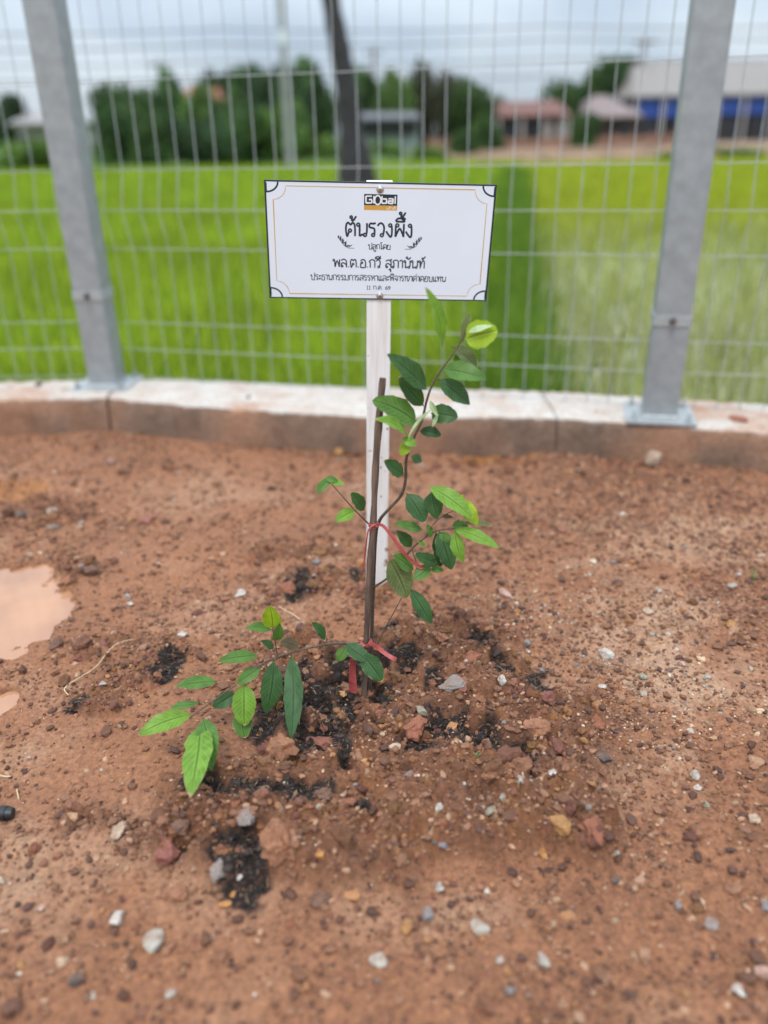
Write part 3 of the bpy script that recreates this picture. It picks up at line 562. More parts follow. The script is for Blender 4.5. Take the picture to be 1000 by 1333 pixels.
for a in [
 (788, 852, 27, 'white', 'largest angular white stone right of the dug heap, on open sandy clay', .5), (654, 901, 18, 'white', 'white stone on the black compost at the right edge of the heap', .8), (720, 1000, 15, 'white', 'small white stone beside the dark root of soil right of the heap', .6),
 (572, 1052, 15, 'white', 'small bright white stone below the heap, midway across the photo', .7), (313, 774, 20, 'white', 'chalky white stone left of the sign post, behind the low branch', .5), (237, 826, 17, 'white', 'flat sliver of white stone left of the pale upright leaf', .35),
 (153, 1199, 27, 'white', 'blurred bright white stone low on the left, nearest the black pipe end', .6), (200, 1226, 38, 'pale', 'long pale grey stone low on the left, just right of the blurred white one', .45), (625, 1206, 28, 'pale', 'pale grey stone in the near foreground, right of the blue flint', .4),
 (706, 1254, 24, 'pale', 'upright pale wedge shaped stone in the near foreground, right of centre', .9), (557, 1192, 22, 'blue', 'blue grey flint with a sharp edge in the near foreground', .7), (530, 1209, 22, 'ochre', 'ochre stone touching the near side of the blue flint', .7),
 (652, 1250, 14, 'pale', 'small pale stone left of the upright pale wedge', .6), (655, 1038, 15, 'pale', 'small square pale stone below the heap, right of the bright white one', .7), (638, 1056, 22, 'green', 'flat greenish grey stone below the heap, next to the square pale one', .4),
 (660, 1064, 14, 'pale', 'small pale stone just below the flat greenish one', .6), (785, 988, 26, 'dark', 'flat dark grey stone at the right edge of the dug heap', .45), (760, 967, 13, 'ochre', 'small round ochre stone above the flat dark grey stone', .8),
 (905, 1009, 18, 'pale', 'upper of three pale stones in a row on the right', .5), (909, 1027, 12, 'white', 'small white stone, middle of three in a row on the right', .6), (921, 1050, 13, 'green', 'lower greenish stone of three in a row on the right', .6),
 (983, 1068, 19, 'beige', 'beige stone near the right edge of the photo, below the row of three', .5), (951, 1108, 13, 'black', 'small black stone on the right below the beige one', .6), (802, 1112, 12, 'pale', 'small round pale stone right of the big brown clod', .8),
 (803, 1146, 15, 'dark', 'small dark stone below the round pale one right of the brown clod', .6), (883, 1179, 18, 'blue', 'flat blue grey stone low on the right', .4), (925, 1203, 26, 'grey', 'flat grey stone low on the right, below the flat blue one', .35), (960, 1289, 24, 'white', 'white stone in the bottom right corner', .5),
 (996, 1268, 26, 'pink', 'pinkish stone cut by the right edge near the bottom', .7), (997, 1180, 20, 'blue', 'blue grey stone cut by the right edge of the photo', .6), (920, 882, 12, 'pale', 'small oval pale stone far right of the heap, level with the stake foot', .7),
 (887, 864, 13, 'pink', 'small pinkish stone far right, above the oval pale one', .6), (837, 881, 15, 'green', 'rounded greenish stone on the sandy patch right of the heap', .6), (844, 796, 17, 'beige', 'rounded beige stone on the gravelly patch at right', .5),
 (772, 730, 17, 'cream', 'flat squarish cream chip behind the gravelly patch', .3), (798, 732, 11, 'blue', 'small pale blue chip beside the cream chip', .5), (855, 769, 13, 'pale', 'small pale stone above the rounded beige one', .5), (953, 763, 15, 'pale', 'grey oval stone near the right edge, behind', .5),
 (962, 748, 9, 'white', 'small white stone just behind the grey oval one at right', .6), (951, 813, 18, 'ochre', 'ochre pebble at far right with a dark side', .5), (657, 773, 20, 'pink', 'chalky pinkish white stone right of the hanging leaf', .55), (686, 835, 16, 'grey', 'grey stone beside the dark hollow at the right of the heap', .6),
 (687, 848, 9, 'white', 'tiny white stone just below the grey stone by the dark hollow', .6), (784, 893, 13, 'white', 'thin white flake below the largest white stone', .3), (838, 903, 13, 'pale', 'pale pebble below the rounded greenish stone', .5), (850, 605, 26, 'beige', 'rusty beige rock lying against the foot of the kerb at right', .9),
 (440, 591, 18, 'ochre', 'ochre stone at the foot of the kerb left of the sign post', .7), (411, 733, 15, 'blue', 'blue grey pebble left of the sign post foot', .6), (408, 745, 11, 'pale', 'pale pebble touching the blue grey one', .6), (513, 973, 19, 'cream', 'cream stone on the heap below the stake foot', .5),
 (548, 925, 19, 'green', 'greenish grey stone on the heap right of the stake foot', .6), (532, 995, 26, 'grey', 'dull grey stone below the cream stone on the heap', .5), (590, 893, 38, 'grey', 'broad flat grey stone set in the heap right of the stake', .35), (285, 1144, 32, 'grey', 'round grey stone beside the lower compost patch', .8),
 (322, 1060, 36, 'grey', 'broad grey stone in the compost strip below the low leaves', .45), (222, 1295, 18, 'pale', 'blurred pale pebble at the bottom, left of centre', .7), (98, 1278, 26, 'dark', 'blurred dark stone in the bottom left corner', .6), (28, 1258, 16, 'ochre', 'small ochre stone near the bottom left edge', .6),
 (2, 1148, 14, 'cream', 'yellowish stone cut by the left edge', .7), (54, 1182, 14, 'pink', 'small pink flake low on the left', .3), (120, 1297, 16, 'pale', 'thin pale flake right of the dark corner stone', .3), (103, 687, 12, 'beige', 'tan stone at the right end of the clump by the puddle', .7),
 (70, 668, 22, 'pale', 'longest grey stone on the clump behind the puddle', .5), (68, 682, 20, 'grey', 'flat grey stone in front on the clump behind the puddle', .4), (30, 672, 20, 'dark', 'dark stone on the left of the clump behind the puddle', .6), (145, 602, 13, 'pink', 'pinkish stone on the mud near the kerb joint', .7),
 (166, 778, 11, 'pale', 'upper of two small pale pebbles right of the puddle', .7), (170, 787, 10, 'white', 'lower of two small pale pebbles right of the puddle', .6), (134, 891, 11, 'pale', 'small pale stone right of the bent straw', .7), (303, 1166, 14, 'orange', 'small orange stone above a larger one in the lower compost', .6), (293, 1178, 18, 'orange', 'larger orange stone in the lower compost', .5),
 (417, 1113, 15, 'orange', 'rounded orange stone right of the lower rust clod', .8), (313, 1146, 11, 'white', 'tiny white stone in the lower compost', .7), (572, 1158, 15, 'white', 'small whitish stone above the blue flint', .9), (577, 1116, 17, 'blue', 'small dark blue chip below the heap', .5), (491, 1250, 28, 'pale', 'long pale splinter of stone in the near foreground', .22),
 (708, 1113, 15, 'orange', 'round orange stone between the brown clod and the ochre clod', .8), (665, 1290, 18, 'blue', 'blurred bluish stone at the bottom edge, centre right', .7), (765, 1050, 13, 'grey', 'small grey stone right of the heap, above the ochre clod', .6),
]: stone(a[0], a[1], a[2], a[3], a[4], a[5])
for a in [
 (366, 978, 42, 'clay', 'upright red clay clod standing under the dark hanging leaf', 1.0), (368, 1126, 54, 'clay', 'large rust clay clod beside the lower compost patch', .8), (538, 948, 38, 'red', 'rust red clod on the heap right of the stake foot', .7), (770, 1106, 40, 'red', 'big brown red clod at the lower right end of the heap', .75),
 (731, 1078, 32, 'ochre', 'ochre clod at the lower right end of the heap, left of the brown one', .7), (612, 857, 28, 'red', 'flat rust clod on the back of the heap by the dark hollow', .5), (775, 944, 26, 'red', 'dark red clod at the right rim of the heap', .7), (157, 1085, 24, 'beige', 'pale tan clod lying left of the lower compost patch', .8),
 (232, 1080, 28, 'brown', 'brown clod above the black speck left of the lower compost', .6), (410, 845, 30, 'clay', 'clay clod just behind the low branch', .7), (640, 1000, 30, 'clay', 'clay clod in the middle of the heap near the compost hollow', .6), (420, 1040, 26, 'brown', 'brown clod left of centre below the black compost', .5), (700, 950, 34, 'clay', 'clay clod on the right shoulder of the heap', .55),
 (230, 1165, 34, 'clay', 'long low clay clod left of the grey round stone', .45), (420, 1170, 30, 'brown', 'flat brown clod in front of the rust clod', .4), (575, 190+640, 22, 'clay', 'small clay clod behind the stake on the right', .7), (118, 745, 24, 'brown', 'muddy clod poking into the puddle', .6), (62, 765, 16, 'brown', 'small muddy clod standing in the puddle water', .5), (340, 905, 26, 'clay', 'clay clod under the hanging leaves', .6),
 (88, 752, 22, 'clay', 'dark clod at the upper right rim of the puddle', .6), (36, 822, 18, 'brown', 'flat muddy lump barely showing above the puddle', .3), (92, 806, 12, 'brown', 'small lump at the right rim of the puddle', .5), (75, 838, 26, 'brown', 'brown lump on the near rim of the puddle', .5), (22, 850, 24, 'clay', 'clod on the mud between the two puddles', .5),
]: stone(a[0], a[1], a[2], a[3], a[4], a[5], 'clay_clod', .5)
def chip(px, py, w, h, k, label, cat, z, name):
    p = at(px, py, z); s = w/2*depth(p)/FPX; V, F = stone_mesh(s, int(px+py), h, .3); o = link(name, np_mesh(name, V, F), stmat(k), None, (p.x, p.y, z+s*h*.5)); return tag(o, label, cat)
chip(961, 548, 30, .3, 'red', 'red brick chip lying on top of the kerb at far right', 'brick chip', KT, 'brick_chip')
chip(51, 503, 14, .7, 'dark', 'dark crumb lying on top of the kerb left of the left steel post', 'crumb', KT+.004, 'dark_crumb')
chip(324, 519, 9, .7, 'dark', 'tiny dark crumb on the kerb top between the left post and the sign', 'crumb', KT, 'dark_crumb')
chip(776, 538, 8, .6, 'dark', 'tiny dark crumb on the kerb top just left of the right post', 'crumb', KT, 'dark_crumb')
chip(84, 508, 16, .3, 'beige', 'rusty flake on the kerb beside the left post plate', 'flake', KT+.004, 'rust_flake')

# straws and twigs on the soil, pipe end
strawm = mat('straw', (.55, .40, .24), .7, 0, .2, 80.)
def ground_line(name, pts, r, m, label, cat, lift=.004):
    P = []
    for px, py in pts:
        p = at(px, py); p.z = float(gz(p.x, p.y))+lift+r; P.append(p)
    return tag(MB().tube(catmull(P, 5), r, 6).build(name, m, smooth=True), label, cat)
ground_line('dry_straw', [(91, 913), (86, 904), (100, 890), (125, 870), (150, 850), (174, 835)], .0010, strawm, 'bent dry straw on the mud between puddle and sapling', 'straw', .006)
ground_line('dry_straw', [(364, 797), (378, 805), (391, 814)], .0011, strawm, 'short dry straw behind the yellow green heart leaf', 'straw', .012)
ground_line('dry_straw', [(431, 988), (434, 1009)], .0011, strawm, 'very short straw standing on the soil below the stake', 'straw', .012)
ground_line('dry_straw', [(22, 1028), (25, 1042)], .0011, strawm, 'short straw near the left edge above the black pipe end', 'straw', .004)
ground_line('root_twig', [(440, 902), (455, 898), (468, 897), (478, 894)], .0013, mat('root', (.19, .11, .07), .8, 0, .3, 90.), 'thin root lying across the foot of the stake', 'twig', .012)
ground_line('pale_twig', [(0, 1010), (8, 1012), (14, 1011)], .0014, strawm, 'pale twig cut by the left edge above the pipe end', 'twig')
pe = at(14, 1066); pe.z = float(gz(pe.x, pe.y))
o = empty('pipe_end', pe, 'black plastic pipe end poking in at the left edge', 'pipe')
blk = mat('black_plastic', (.012, .012, .013), .45, 0, .2, 60.)
MB().tube([(-.10, .012, .006), (-.03, .003, .009), (0, 0, .009), (.006, 0, .009)], [.0095, .0095, .0095, .008], 16).build('pipe', blk, o, True)
MB().tube([(-.013, .001, .009), (-.003, 0, .009)], .0108, 16).build('collar', blk, o, True)
# small weeds at far right
wd = mat('weed_green', (.12, .17, .05), .6, 0, .3, 50.)
def weed(px, py, n, h, label, seed):
    rg = random.Random(seed); p = at(px, py); p.z = float(gz(p.x, p.y)); m = MB()
    for _ in range(n):
        a = rg.uniform(0, 6.28); l = h*rg.uniform(.5, 1); q = Vector((math.cos(a), math.sin(a), 0)); w = Vector((-q.y, q.x, 0))*.0012
        A = Vector((0, 0, -.002)); B = q*l*.3+Vector((0, 0, l*.75)); Cc = q*l*.8+Vector((0, 0, l))
        m.add([A-w, A+w, B+w, B-w, Cc], [(0, 1, 2, 3), (3, 2, 4)])
    return tag(m.build('grass_tuft', wd, loc=p), label, 'weed')
weed(980, 755, 9, .030, 'tiny grass tuft near the right edge, beside the grey oval stone', 1)
weed(686, 783, 6, .018, 'tiny green sprout right of the hanging leaf', 2)
weed(620, 1010, 0 or 4, .012, 'tiny sprout on the compost in the heap', 3)

# ================================================================ the sign
white_wood = bpy.data.materials.new('white_painted_wood'); N, L, P = nodes(white_wood)
tcx = N.new('ShaderNodeTexCoord'); mpp = N.new('ShaderNodeMapping'); mpp.inputs['Scale'].default_value = (60, 60, 5); L.new(tcx.outputs['Object'], mpp.inputs[0])
na = N.new('ShaderNodeTexNoise'); na.inputs['Scale'].default_value = 1.5; na.inputs['Detail'].default_value = 7; L.new(mpp.outputs[0], na.inputs['Vector'])
ra = N.new('ShaderNodeValToRGB'); ra.color_ramp.elements[0].color = (.66, .61, .57, 1); ra.color_ramp.elements[1].color = (.80, .77, .75, 1); ra.color_ramp.elements[0].position = .3; ra.color_ramp.elements[1].position = .6; L.new(na.outputs['Fac'], ra.inputs[0])
nb = N.new('ShaderNodeTexNoise'); nb.inputs['Scale'].default_value = 75; nb.inputs['Detail'].default_value = 4; L.new(tcx.outputs['Object'], nb.inputs['Vector'])
sz = N.new('ShaderNodeSeparateXYZ'); L.new(tcx.outputs['Object'], sz.inputs[0]); zf = N.new('ShaderNodeMapRange'); zf.inputs['From Min'].default_value = 0; zf.inputs['From Max'].default_value = .22; zf.inputs['To Min'].default_value = .66; zf.inputs['To Max'].default_value = .80; L.new(sz.outputs['Z'], zf.inputs[0])
cmp_ = N.new('ShaderNodeMath'); cmp_.operation = 'GREATER_THAN'; L.new(nb.outputs['Fac'], cmp_.inputs[0]); L.new(zf.outputs[0], cmp_.inputs[1])
md = N.new('ShaderNodeMixRGB'); md.inputs[2].default_value = (.26, .15, .10, 1); L.new(cmp_.outputs[0], md.inputs[0]); L.new(ra.outputs[0], md.inputs[1]); L.new(md.outputs[0], P.inputs['Base Color']); P.inputs['Roughness'].default_value = .55
bw = N.new('ShaderNodeBump'); bw.inputs['Strength'].default_value = .25; bw.inputs['Distance'].default_value = .002; L.new(na.outputs['Fac'], bw.inputs['Height']); L.new(bw.outputs[0], P.inputs['Normal'])
board_m = mat('white_board', (.74, .795, .87), .38, 0, .02, 9., .02, 30)
ink = mat('navy_ink', (.016, .028, .042), .5, 0, .1, 40.); gold = mat('gold_ink', (.60, .34, .07), .5, 0, .1, 40.); wink = mat('white_ink', (.80, .82, .84), .5, 0, .02, 40.); orng = mat('orange_ink', (.62, .33, .06), .5, 0, .05, 40.); cream_ink = mat('cream_ink', (.80, .70, .5), .5, 0, .05, 40.)
steel = mat('screw_steel', (.55, .54, .52), .3, .8, .2, 200.)
BC = Vector((.002, 1.513, .729)); BM = Matrix.Rotation(R(1.51), 3, 'Z') @ Matrix.Rotation(R(6.39), 3, 'X') @ Matrix.Rotation(R(2.29), 3, 'Y')
pb = at(489.5, 770, -.012); pb.z = float(gz(pb.x, pb.y))
sign = empty('sign', pb, 'white lettered board with navy edge on a white wooden post behind the sapling', 'sign')
ptop = BC + BM @ Vector((-.002, .012, .1010)); pbot = Vector((pb.x, pb.y+.012, -.10))
dpx = (ptop-pbot); Ms = dpx.to_track_quat('Z', 'Y').to_matrix()
# square the post to the viewer: x along the board
zax = dpx.normalized(); xax = BM @ Vector((1, 0, 0)); xax = (xax-zax*xax.dot(zax)).normalized(); yax = zax.cross(xax); PMx = Matrix((xax, yax, zax)).transposed()
pm_ = MB().box((0, 0, 0), (.0455, .021, dpx.length), bevel=.0025)
o = pm_.build('post', white_wood, sign, True); o.matrix_local = Matrix.Translation((pbot+ptop)/2-pb+yax*.0115) @ PMx.to_4x4()
board = MB().box((0, 0, 0), (.396, .0028, .1995)).build('board', board_m, sign); board.matrix_local = Matrix.Translation(BC-pb) @ BM.to_4x4()
FY = -.0014
class Flat:                                                       # flat printed marks on the board, thin raised ink
    def __init__(s): s.m = MB(); s.k = 0
    def line(s, pts, w, closed=False):
        P = [Vector((x, 0, z)) for x, z in pts]; n = len(P); V = []; s.k += 1; y = FY-.00012-.000006*(s.k % 12)
        for i in range(n):
            a = P[i-1] if (i or closed) else P[i]; b = P[(i+1) % n] if (i < n-1 or closed) else P[i]; t = (b-a).normalized(); q = Vector((-t.z, 0, t.x))
            ww = w/2
            if 0 < i < n-1 or closed:
                t1 = (P[i]-P[i-1]).normalized(); c = abs(t1.dot(t)); ww = w/2/max(.6, c)
            V += [P[i]+q*ww+Vector((0, y, 0)), P[i]-q*ww+Vector((0, y, 0))]
        s.m.add(V, [(2*i, 2*i+1, (2*i+3) % (2*n), (2*i+2) % (2*n)) for i in range(n if closed else n-1)]); return s
    def poly(s, pts): s.k += 1; y = FY-.0001-.000006*(s.k % 12); s.m.add([(x, y, z) for x, z in pts], [tuple(range(len(pts)-1, -1, -1))]); return s
    def ring(s, c, r, w, n=18): return s.line([(c[0]+r*math.cos(6.2832*k/n), c[1]+r*math.sin(6.2832*k/n)) for k in range(n)], w, True)
    def build(s, name, m, parent=board): return s.m.build(name, m, parent)
# dark edging round the board
ed = MB()
for c, d in (((0, 0, .1008), (.4024, .0034, .0022)), ((0, 0, -.1008), (.4024, .0034, .0022)), ((-.1996, 0, 0), (.0028, .0034, .1994)), ((.1996, 0, 0), (.0028, .0034, .1994))): ed.box(c, d)
ed.build('edging', ink, board)
# gold inner border with stepped-in corners, black quarter arcs in the corners
bx_, bz_, cr_ = .1865, .0930, .0225
pts = []
for (sx_, sz_, a0) in ((1, 1, 270), (-1, 1, 360), (-1, -1, 90), (1, -1, 180)):
    arc = [(sx_*bx_+cr_*math.cos(R(a0-90*k/6)), sz_*bz_+cr_*math.sin(R(a0-90*k/6))) for k in range(7)]
    pts += arc
f = Flat(); f.line(pts, .0011, True); f.build('gold_border', gold)
for (sx_, sz_) in ((1, 1), (-1, 1), (-1, -1), (1, -1)):
    f = Flat(); cx, cz = sx_*.198, sz_*.0995
    f.line([(cx-sx_*.0205*math.cos(R(k*7.5)), cz-sz_*.0165*math.sin(R(k*7.5))) for k in range(13)], .0030); f.build('corner_arc', ink)
    f = Flat(); f.line([(cx-sx_*.0005, cz-sz_*.0015), (cx-sx_*.0005, cz-sz_*.017)], .0018); f.build('corner_tick', ink)
for x_, z_ in ((-.0015, .0906), (.0023, -.0946)):
    q = MB(); Mx = Matrix.Rotation(math.pi/2, 3, 'X'); q.lathe([(.0066, 0), (.0066, .0007), (.0062, .001)], (x_, FY, z_), 20, Mx); q.lathe([(.0048, .0008), (.0045, .0022), (.0032, .0032), (.001, .0035)], (x_, FY, z_), 16, Mx)
    sc_ = q.build('screw', steel, board, True)
    q = MB(); q.box((x_, FY-.0036, z_), (.0036, .0003, .0007)); q.box((x_, FY-.00365, z_), (.0007, .0003, .0036)); q.build('slot', ink, sc_)
# lettering: looped Thai letters drawn as strokes. unit = height of a consonant
def C_(x, y, r=.11): return ('o', x, y, r)
G = {
 'ก': (.80, [[(.12, 0), (.12, .62), (.02, .74), (.10, .92), (.34, 1.01), (.58, .94), (.68, .72), (.68, 0)]]),
 'ค': (.80, [C_(.34, .50), [(.27, .42), (.12, 0), (.04, .40), (.07, .80), (.34, 1.01), (.60, .90), (.69, .60), (.69, 0)]]),
 'ด': (.80, [C_(.33, .42), [(.25, .34), (.13, 0), (.04, .40), (.07, .80), (.34, 1.01), (.60, .90), (.69, .60), (.69, 0)]]),
 'ต': (.84, [C_(.34, .42), [(.26, .34), (.13, 0), (.03, .42), (.06, .85), (.20, 1.01), (.38, .86), (.54, 1.01), (.68, .86), (.72, .5), (.72, 0)]]),
 'ง': (.64, [C_(.32, .86), [(.42, .88), (.46, .6), (.45, .12), (.36, 0), (.20, .16), (.02, .42)]]),
 'จ': (.70, [C_(.22, .42), [(.31, .36), (.52, .02), (.57, .30), (.57, .72), (.44, .96), (.22, 1.0), (.05, .84)]]),
 'ณ': (1.06, [C_(.12, .87), [(.23, .87), (.23, .0)], [(.23, .1), (.26, .7), (.42, 1.0), (.58, .88), (.62, .6), (.62, .12)], C_(.70, .11), [(.80, .16), (.93, .36), (.93, 1)]]),
 'ท': (.86, [C_(.12, .87), [(.23, .87), (.23, 0)], [(.23, .12), (.42, .80), (.58, 1.0), (.70, .86), (.72, .6), (.72, 0)]]),
 'ธ': (.72, [[(.62, .96), (.30, 1.0), (.08, .84), (.16, .68), (.50, .62), (.60, .48), (.60, .06), (.50, 0), (.16, 0), (.08, .1), (.08, .44)]]),
 'น': (.90, [C_(.12, .87), [(.23, .87), (.23, 0)], [(.23, .02), (.40, .12), (.56, .16)], C_(.64, .11), [(.74, .18), (.78, .4), (.78, 1)]]),
 'บ': (.86, [C_(.12, .87), [(.23, .87), (.23, .10), (.28, 0), (.66, 0), (.72, .10), (.72, 1)]]),
 'ป': (.86, [C_(.12, .87), [(.23, .87), (.23, .10), (.28, 0), (.66, 0), (.72, .10), (.72, 1.36)]]),
 'ผ': (.86, [C_(.22, .87), [(.11, .86), (.10, 0)], [(.10, .02), (.41, .62), (.72, .02)], [(.72, 0), (.72, 1)]]),
 'พ': (.96, [C_(.12, .87), [(.23, .87), (.27, 0)], [(.27, .02), (.53, .80), (.79, .02)], [(.79, 0), (.83, 1)]]),
 'ภ': (.88, [C_(.12, .11), [(.22, .11), (.22, .62), (.12, .74), (.20, .92), (.42, 1.01), (.66, .94), (.75, .72), (.75, 0)]]),
 'ม': (.90, [C_(.12, .87), [(.23, .87), (.23, .14)], C_(.14, .11), [(.24, .14), (.50, .08), (.78, .02)], [(.78, 0), (.78, 1)]]),
 'ย': (.82, [C_(.19, .87), [(.09, .86), (.06, .70), (.20, .56), (.28, .55)], [(.20, .56), (.07, .40), (.07, .10), (.14, 0), (.62, 0), (.68, .10), (.68, 1)]]),
 'ร': (.66, [C_(.36, .11), [(.46, .13), (.46, .52), (.34, .64), (.12, .68), (.05, .82), (.16, .98), (.34, .96), (.54, 1.02)]]),
 'ล': (.82, [C_(.17, .13), [(.07, .16), (.09, .44), (.28, .56), (.52, .46), (.69, .28)], [(.05, .84), (.30, 1.01), (.56, .94), (.69, .70), (.69, 0)]]),
 'ส': (.82, [C_(.17, .13), [(.07, .16), (.09, .44), (.28, .56), (.52, .46), (.69, .28)], [(.05, .84), (.30, 1.01), (.56, .94), (.69, .70), (.69, 0)], [(.56, .92), (.78, 1.14)]]),
 'ว': (.66, [C_(.36, .11), [(.46, .13), (.52, .50), (.50, .80), (.34, 1.0), (.16, .97), (.03, .80)]]),
 'ห': (.90, [C_(.12, .87), [(.23, .87), (.23, 0)], [(.23, .30), (.44, .56), (.58, .78)], C_(.66, .87), [(.44, .56), (.66, .46), (.74, .30), (.74, 0)]]),
 'อ': (.78, [C_(.22, .60), [(.11, .58), (.08, .20), (.14, 0), (.58, 0), (.66, .12), (.66, .70), (.52, .96), (.28, 1.0), (.06, .84)]]),
 'า': (.52, [[(.03, .82), (.14, .98), (.30, .97), (.39, .76), (.39, 0)]]),
 'ะ': (.48, [C_(.13, .74, .10), [(.22, .68), (.40, .90)], C_(.13, .22, .10), [(.22, .16), (.40, .38)]]),
 'เ': (.40, [C_(.22, .11), [(.11, .13), (.11, 1)]]),
 'แ': (.76, [C_(.22, .11), [(.11, .13), (.11, 1)], C_(.58, .11), [(.47, .13), (.47, 1)]]),
 'โ': (.56, [C_(.33, .11), [(.22, .13), (.22, 1.02), (.06, 1.24), (.10, 1.42), (.44, 1.42)]]),
 'ฮ': (.84, [C_(.33, .42), [(.25, .34), (.13, 0), (.04, .5), (.3, 1.0), (.55, .9), (.7, 1.1)], [(.55, .9), (.69, .6), (.69, 0)]]),
 'ิ': (0, [[(-.76, 1.16), (-.66, 1.34), (-.44, 1.40), (-.22, 1.32), (-.14, 1.16), (-.76, 1.16)]]),
 'ี': (0, [[(-.76, 1.16), (-.66, 1.34), (-.44, 1.40), (-.22, 1.32), (-.14, 1.16), (-.76, 1.16)], [(-.14, 1.14), (-.14, 1.52)]]),
 'ึ': (0, [[(-.76, 1.16), (-.66, 1.34), (-.44, 1.40), (-.22, 1.32), (-.14, 1.16), (-.76, 1.16)], C_(-.16, 1.34, .09)]),
 'ั': (0, [C_(-.52, 1.34, .09), [(-.44, 1.28), (-.38, 1.16), (-.24, 1.18), (-.06, 1.40)]]),
 '่': (0, [[(-.16, 1.16), (-.16, 1.44)]]),
 '้': (0, [C_(-.42, 1.42, .085), [(-.34, 1.38), (-.36, 1.18), (-.22, 1.22), (-.04, 1.50)]]),
 '์': (0, [C_(-.36, 1.24, .10), [(-.26, 1.26), (-.14, 1.36), (-.06, 1.54)]]),
 'ุ': (0, [C_(-.24, -.20, .08), [(-.15, -.20), (-.14, -.54)]]),
 'ู': (0, [C_(-.50, -.20, .08), [(-.41, -.20), (-.40, -.50), (-.14, -.50), (-.14, -.14)]]),
 '.': (.34, [[(.12, .0), (.12, .12)]]), ' ': (.5, []),
 '1': (.52, [[(.10, .80), (.24, 1.0), (.24, 0)], [(.08, 0), (.40, 0)]]),
 '6': (.62, [[(.46, .98), (.22, .84), (.07, .46), (.10, .14), (.28, 0), (.46, .12), (.48, .36), (.32, .54), (.12, .42)]]),
 '9': (.62, [[(.10, .02), (.34, .16), (.49, .54), (.46, .86), (.28, 1.0), (.10, .88), (.08, .64), (.24, .46), (.44, .58)]]),
}
def lettering(text, xc, z0, hgt, width, stroke, m=ink, name='lettering', nsm=4):
    f = Flat(); adv = sum(G[c][0] for c in text); sx_ = width/adv/1.0; x = xc-width/2; up = False
    for c in text:
        w, st = G[c]; lift = .34 if (c in '้่์' and up) else 0.
        for s_ in st:
            if s_[0] == 'o':
                rx, ry = s_[3]*sx_, s_[3]*hgt
                f.line([(x+s_[1]*sx_+rx*math.cos(6.2832*k/12), z0+(s_[2]+lift)*hgt+ry*math.sin(6.2832*k/12)) for k in range(12)], stroke*.85, True)
            else:
                P = [Vector((x+a*sx_, 0, z0+(b+lift)*hgt)) for a, b in s_]
                if len(P) > 2: P = catmull(P, nsm)
                f.line([(p.x, p.z) for p in P], stroke)
        x += w*sx_; up = c in 'ิีึั'
    return f.build(name, m)
lettering('ต้นรวงผึ้ง', -.0005, .0112, .0228, .1215, .0034, nsm=6)
lettering('ปลูกโดย', -.0003, -.0106, .0080, .0405, .0014)
lettering('พล.ต.อ.กวี สุภานันท์', -.0002, -.0436, .0140, .1680, .0022)
lettering('ประธานกรรมการสรรหาและพิจารณาค่าตอบแทน', -.0006, -.0672, .0094, .2480, .0014)
lettering('11 ก.ค. 69', -.0004, -.0832, .0064, .0445, .0011)
# logo: dark block with white squared letters, orange strip with small pale letters
f = Flat(); f.poly([(-.029, .0825), (.0290, .0825), (.0290, .0640), (-.029, .0640)]); logo = f.build('logo', ink)
f = Flat(); f.poly([(-.029, .0638), (.0290, .0638), (.0290, .0560), (-.029, .0560)]); f.build('logo_strip', orng)
LG = {'G': [[(.92, .95), (.08, .95), (.08, .05), (.92, .05), (.92, .5), (.5, .5)]], 'l': [[(.5, 0), (.5, 1.0)]], 'b': [[(.12, 1.0), (.12, .05), (.9, .05), (.9, .62), (.12, .62)]], 'a': [[(.1, .66), (.9, .66), (.9, .05), (.1, .05), (.1, .36), (.9, .36)]]}
f = Flat(); f.k = 6; zb, hg = .0672, .0125
for ch, x0, w in (('G', -.0268, .0122), ('l', -.0140, .004), ('b', .0008, .0105), ('a', .0124, .0100), ('l', .0232, .004)):
    for s_ in LG[ch]:
        P = [(x0+a*w, zb+b*hg) for a, b in s_]; Q = []
        for i, p in enumerate(P):                                  # square corners: doubled points
            if 0 < i < len(P)-1:
                a, b = Vector(P[i-1]), Vector(P[i+1]); v_ = Vector(p); Q += [tuple(v_+(a-v_).normalized()*.0006), tuple(v_+(b-v_).normalized()*.0006)]
            else: Q.append(p)
        f.line(Q, .0023)
f.line([(-.0052+.0054*math.cos(6.2832*k/24), .0728+.0074*math.sin(6.2832*k/24)) for k in range(24)], .0024, True)
for v_ in range(len(f.m.v)): f.m.v[v_] = (f.m.v[v_][0], f.m.v[v_][1]-.0001, f.m.v[v_][2])
f.build('logo_letters', wink)
q = lettering('เฮ้าส์', .0185, .0574, .0034, .0165, .0007, cream_ink, 'logo_small_letters')
for v_ in q.data.vertices: v_.co.y -= .0001
for sg in (-1, 1):                                                 # laurel sprigs
    f = Flat(); zc = -.0010
    f.line([(sg*.0455, -.0098), (sg*.056, -.0098), (sg*.064, -.0052), (sg*.0735, .0075)], .0008)
    for (a, b, ang, ln) in ((.0575, -.0092, 150, .012), (.0605, -.0076, 118, .0105), (.0615, -.0068, 168, .010), (.0655, -.0028, 108, .010), (.0662, -.0016, 160, .0095), (.070, .0026, 100, .009), (.0705, .003, 150, .008), (.073, .0068, 128, .007)):
        dx, dz = -math.cos(R(ang)), math.sin(R(ang)); n_ = (-dz, dx)
        # leaves point outward and up
        dx = -dx*.9 if ang > 140 else dx*.3
        pt = [(a, b), (a+dx*ln*.5+abs(dz)*.0022, b+dz*ln*.5-.0018), (a+dx*ln, b+dz*ln), (a+dx*ln*.5-abs(dz)*.0022, b+dz*ln*.5+.0018)]
        pt = [(sg*u, w_) for u, w_ in pt]; f.poly(pt if sg > 0 else pt[::-1])
    f.build('laurel_sprig', ink)

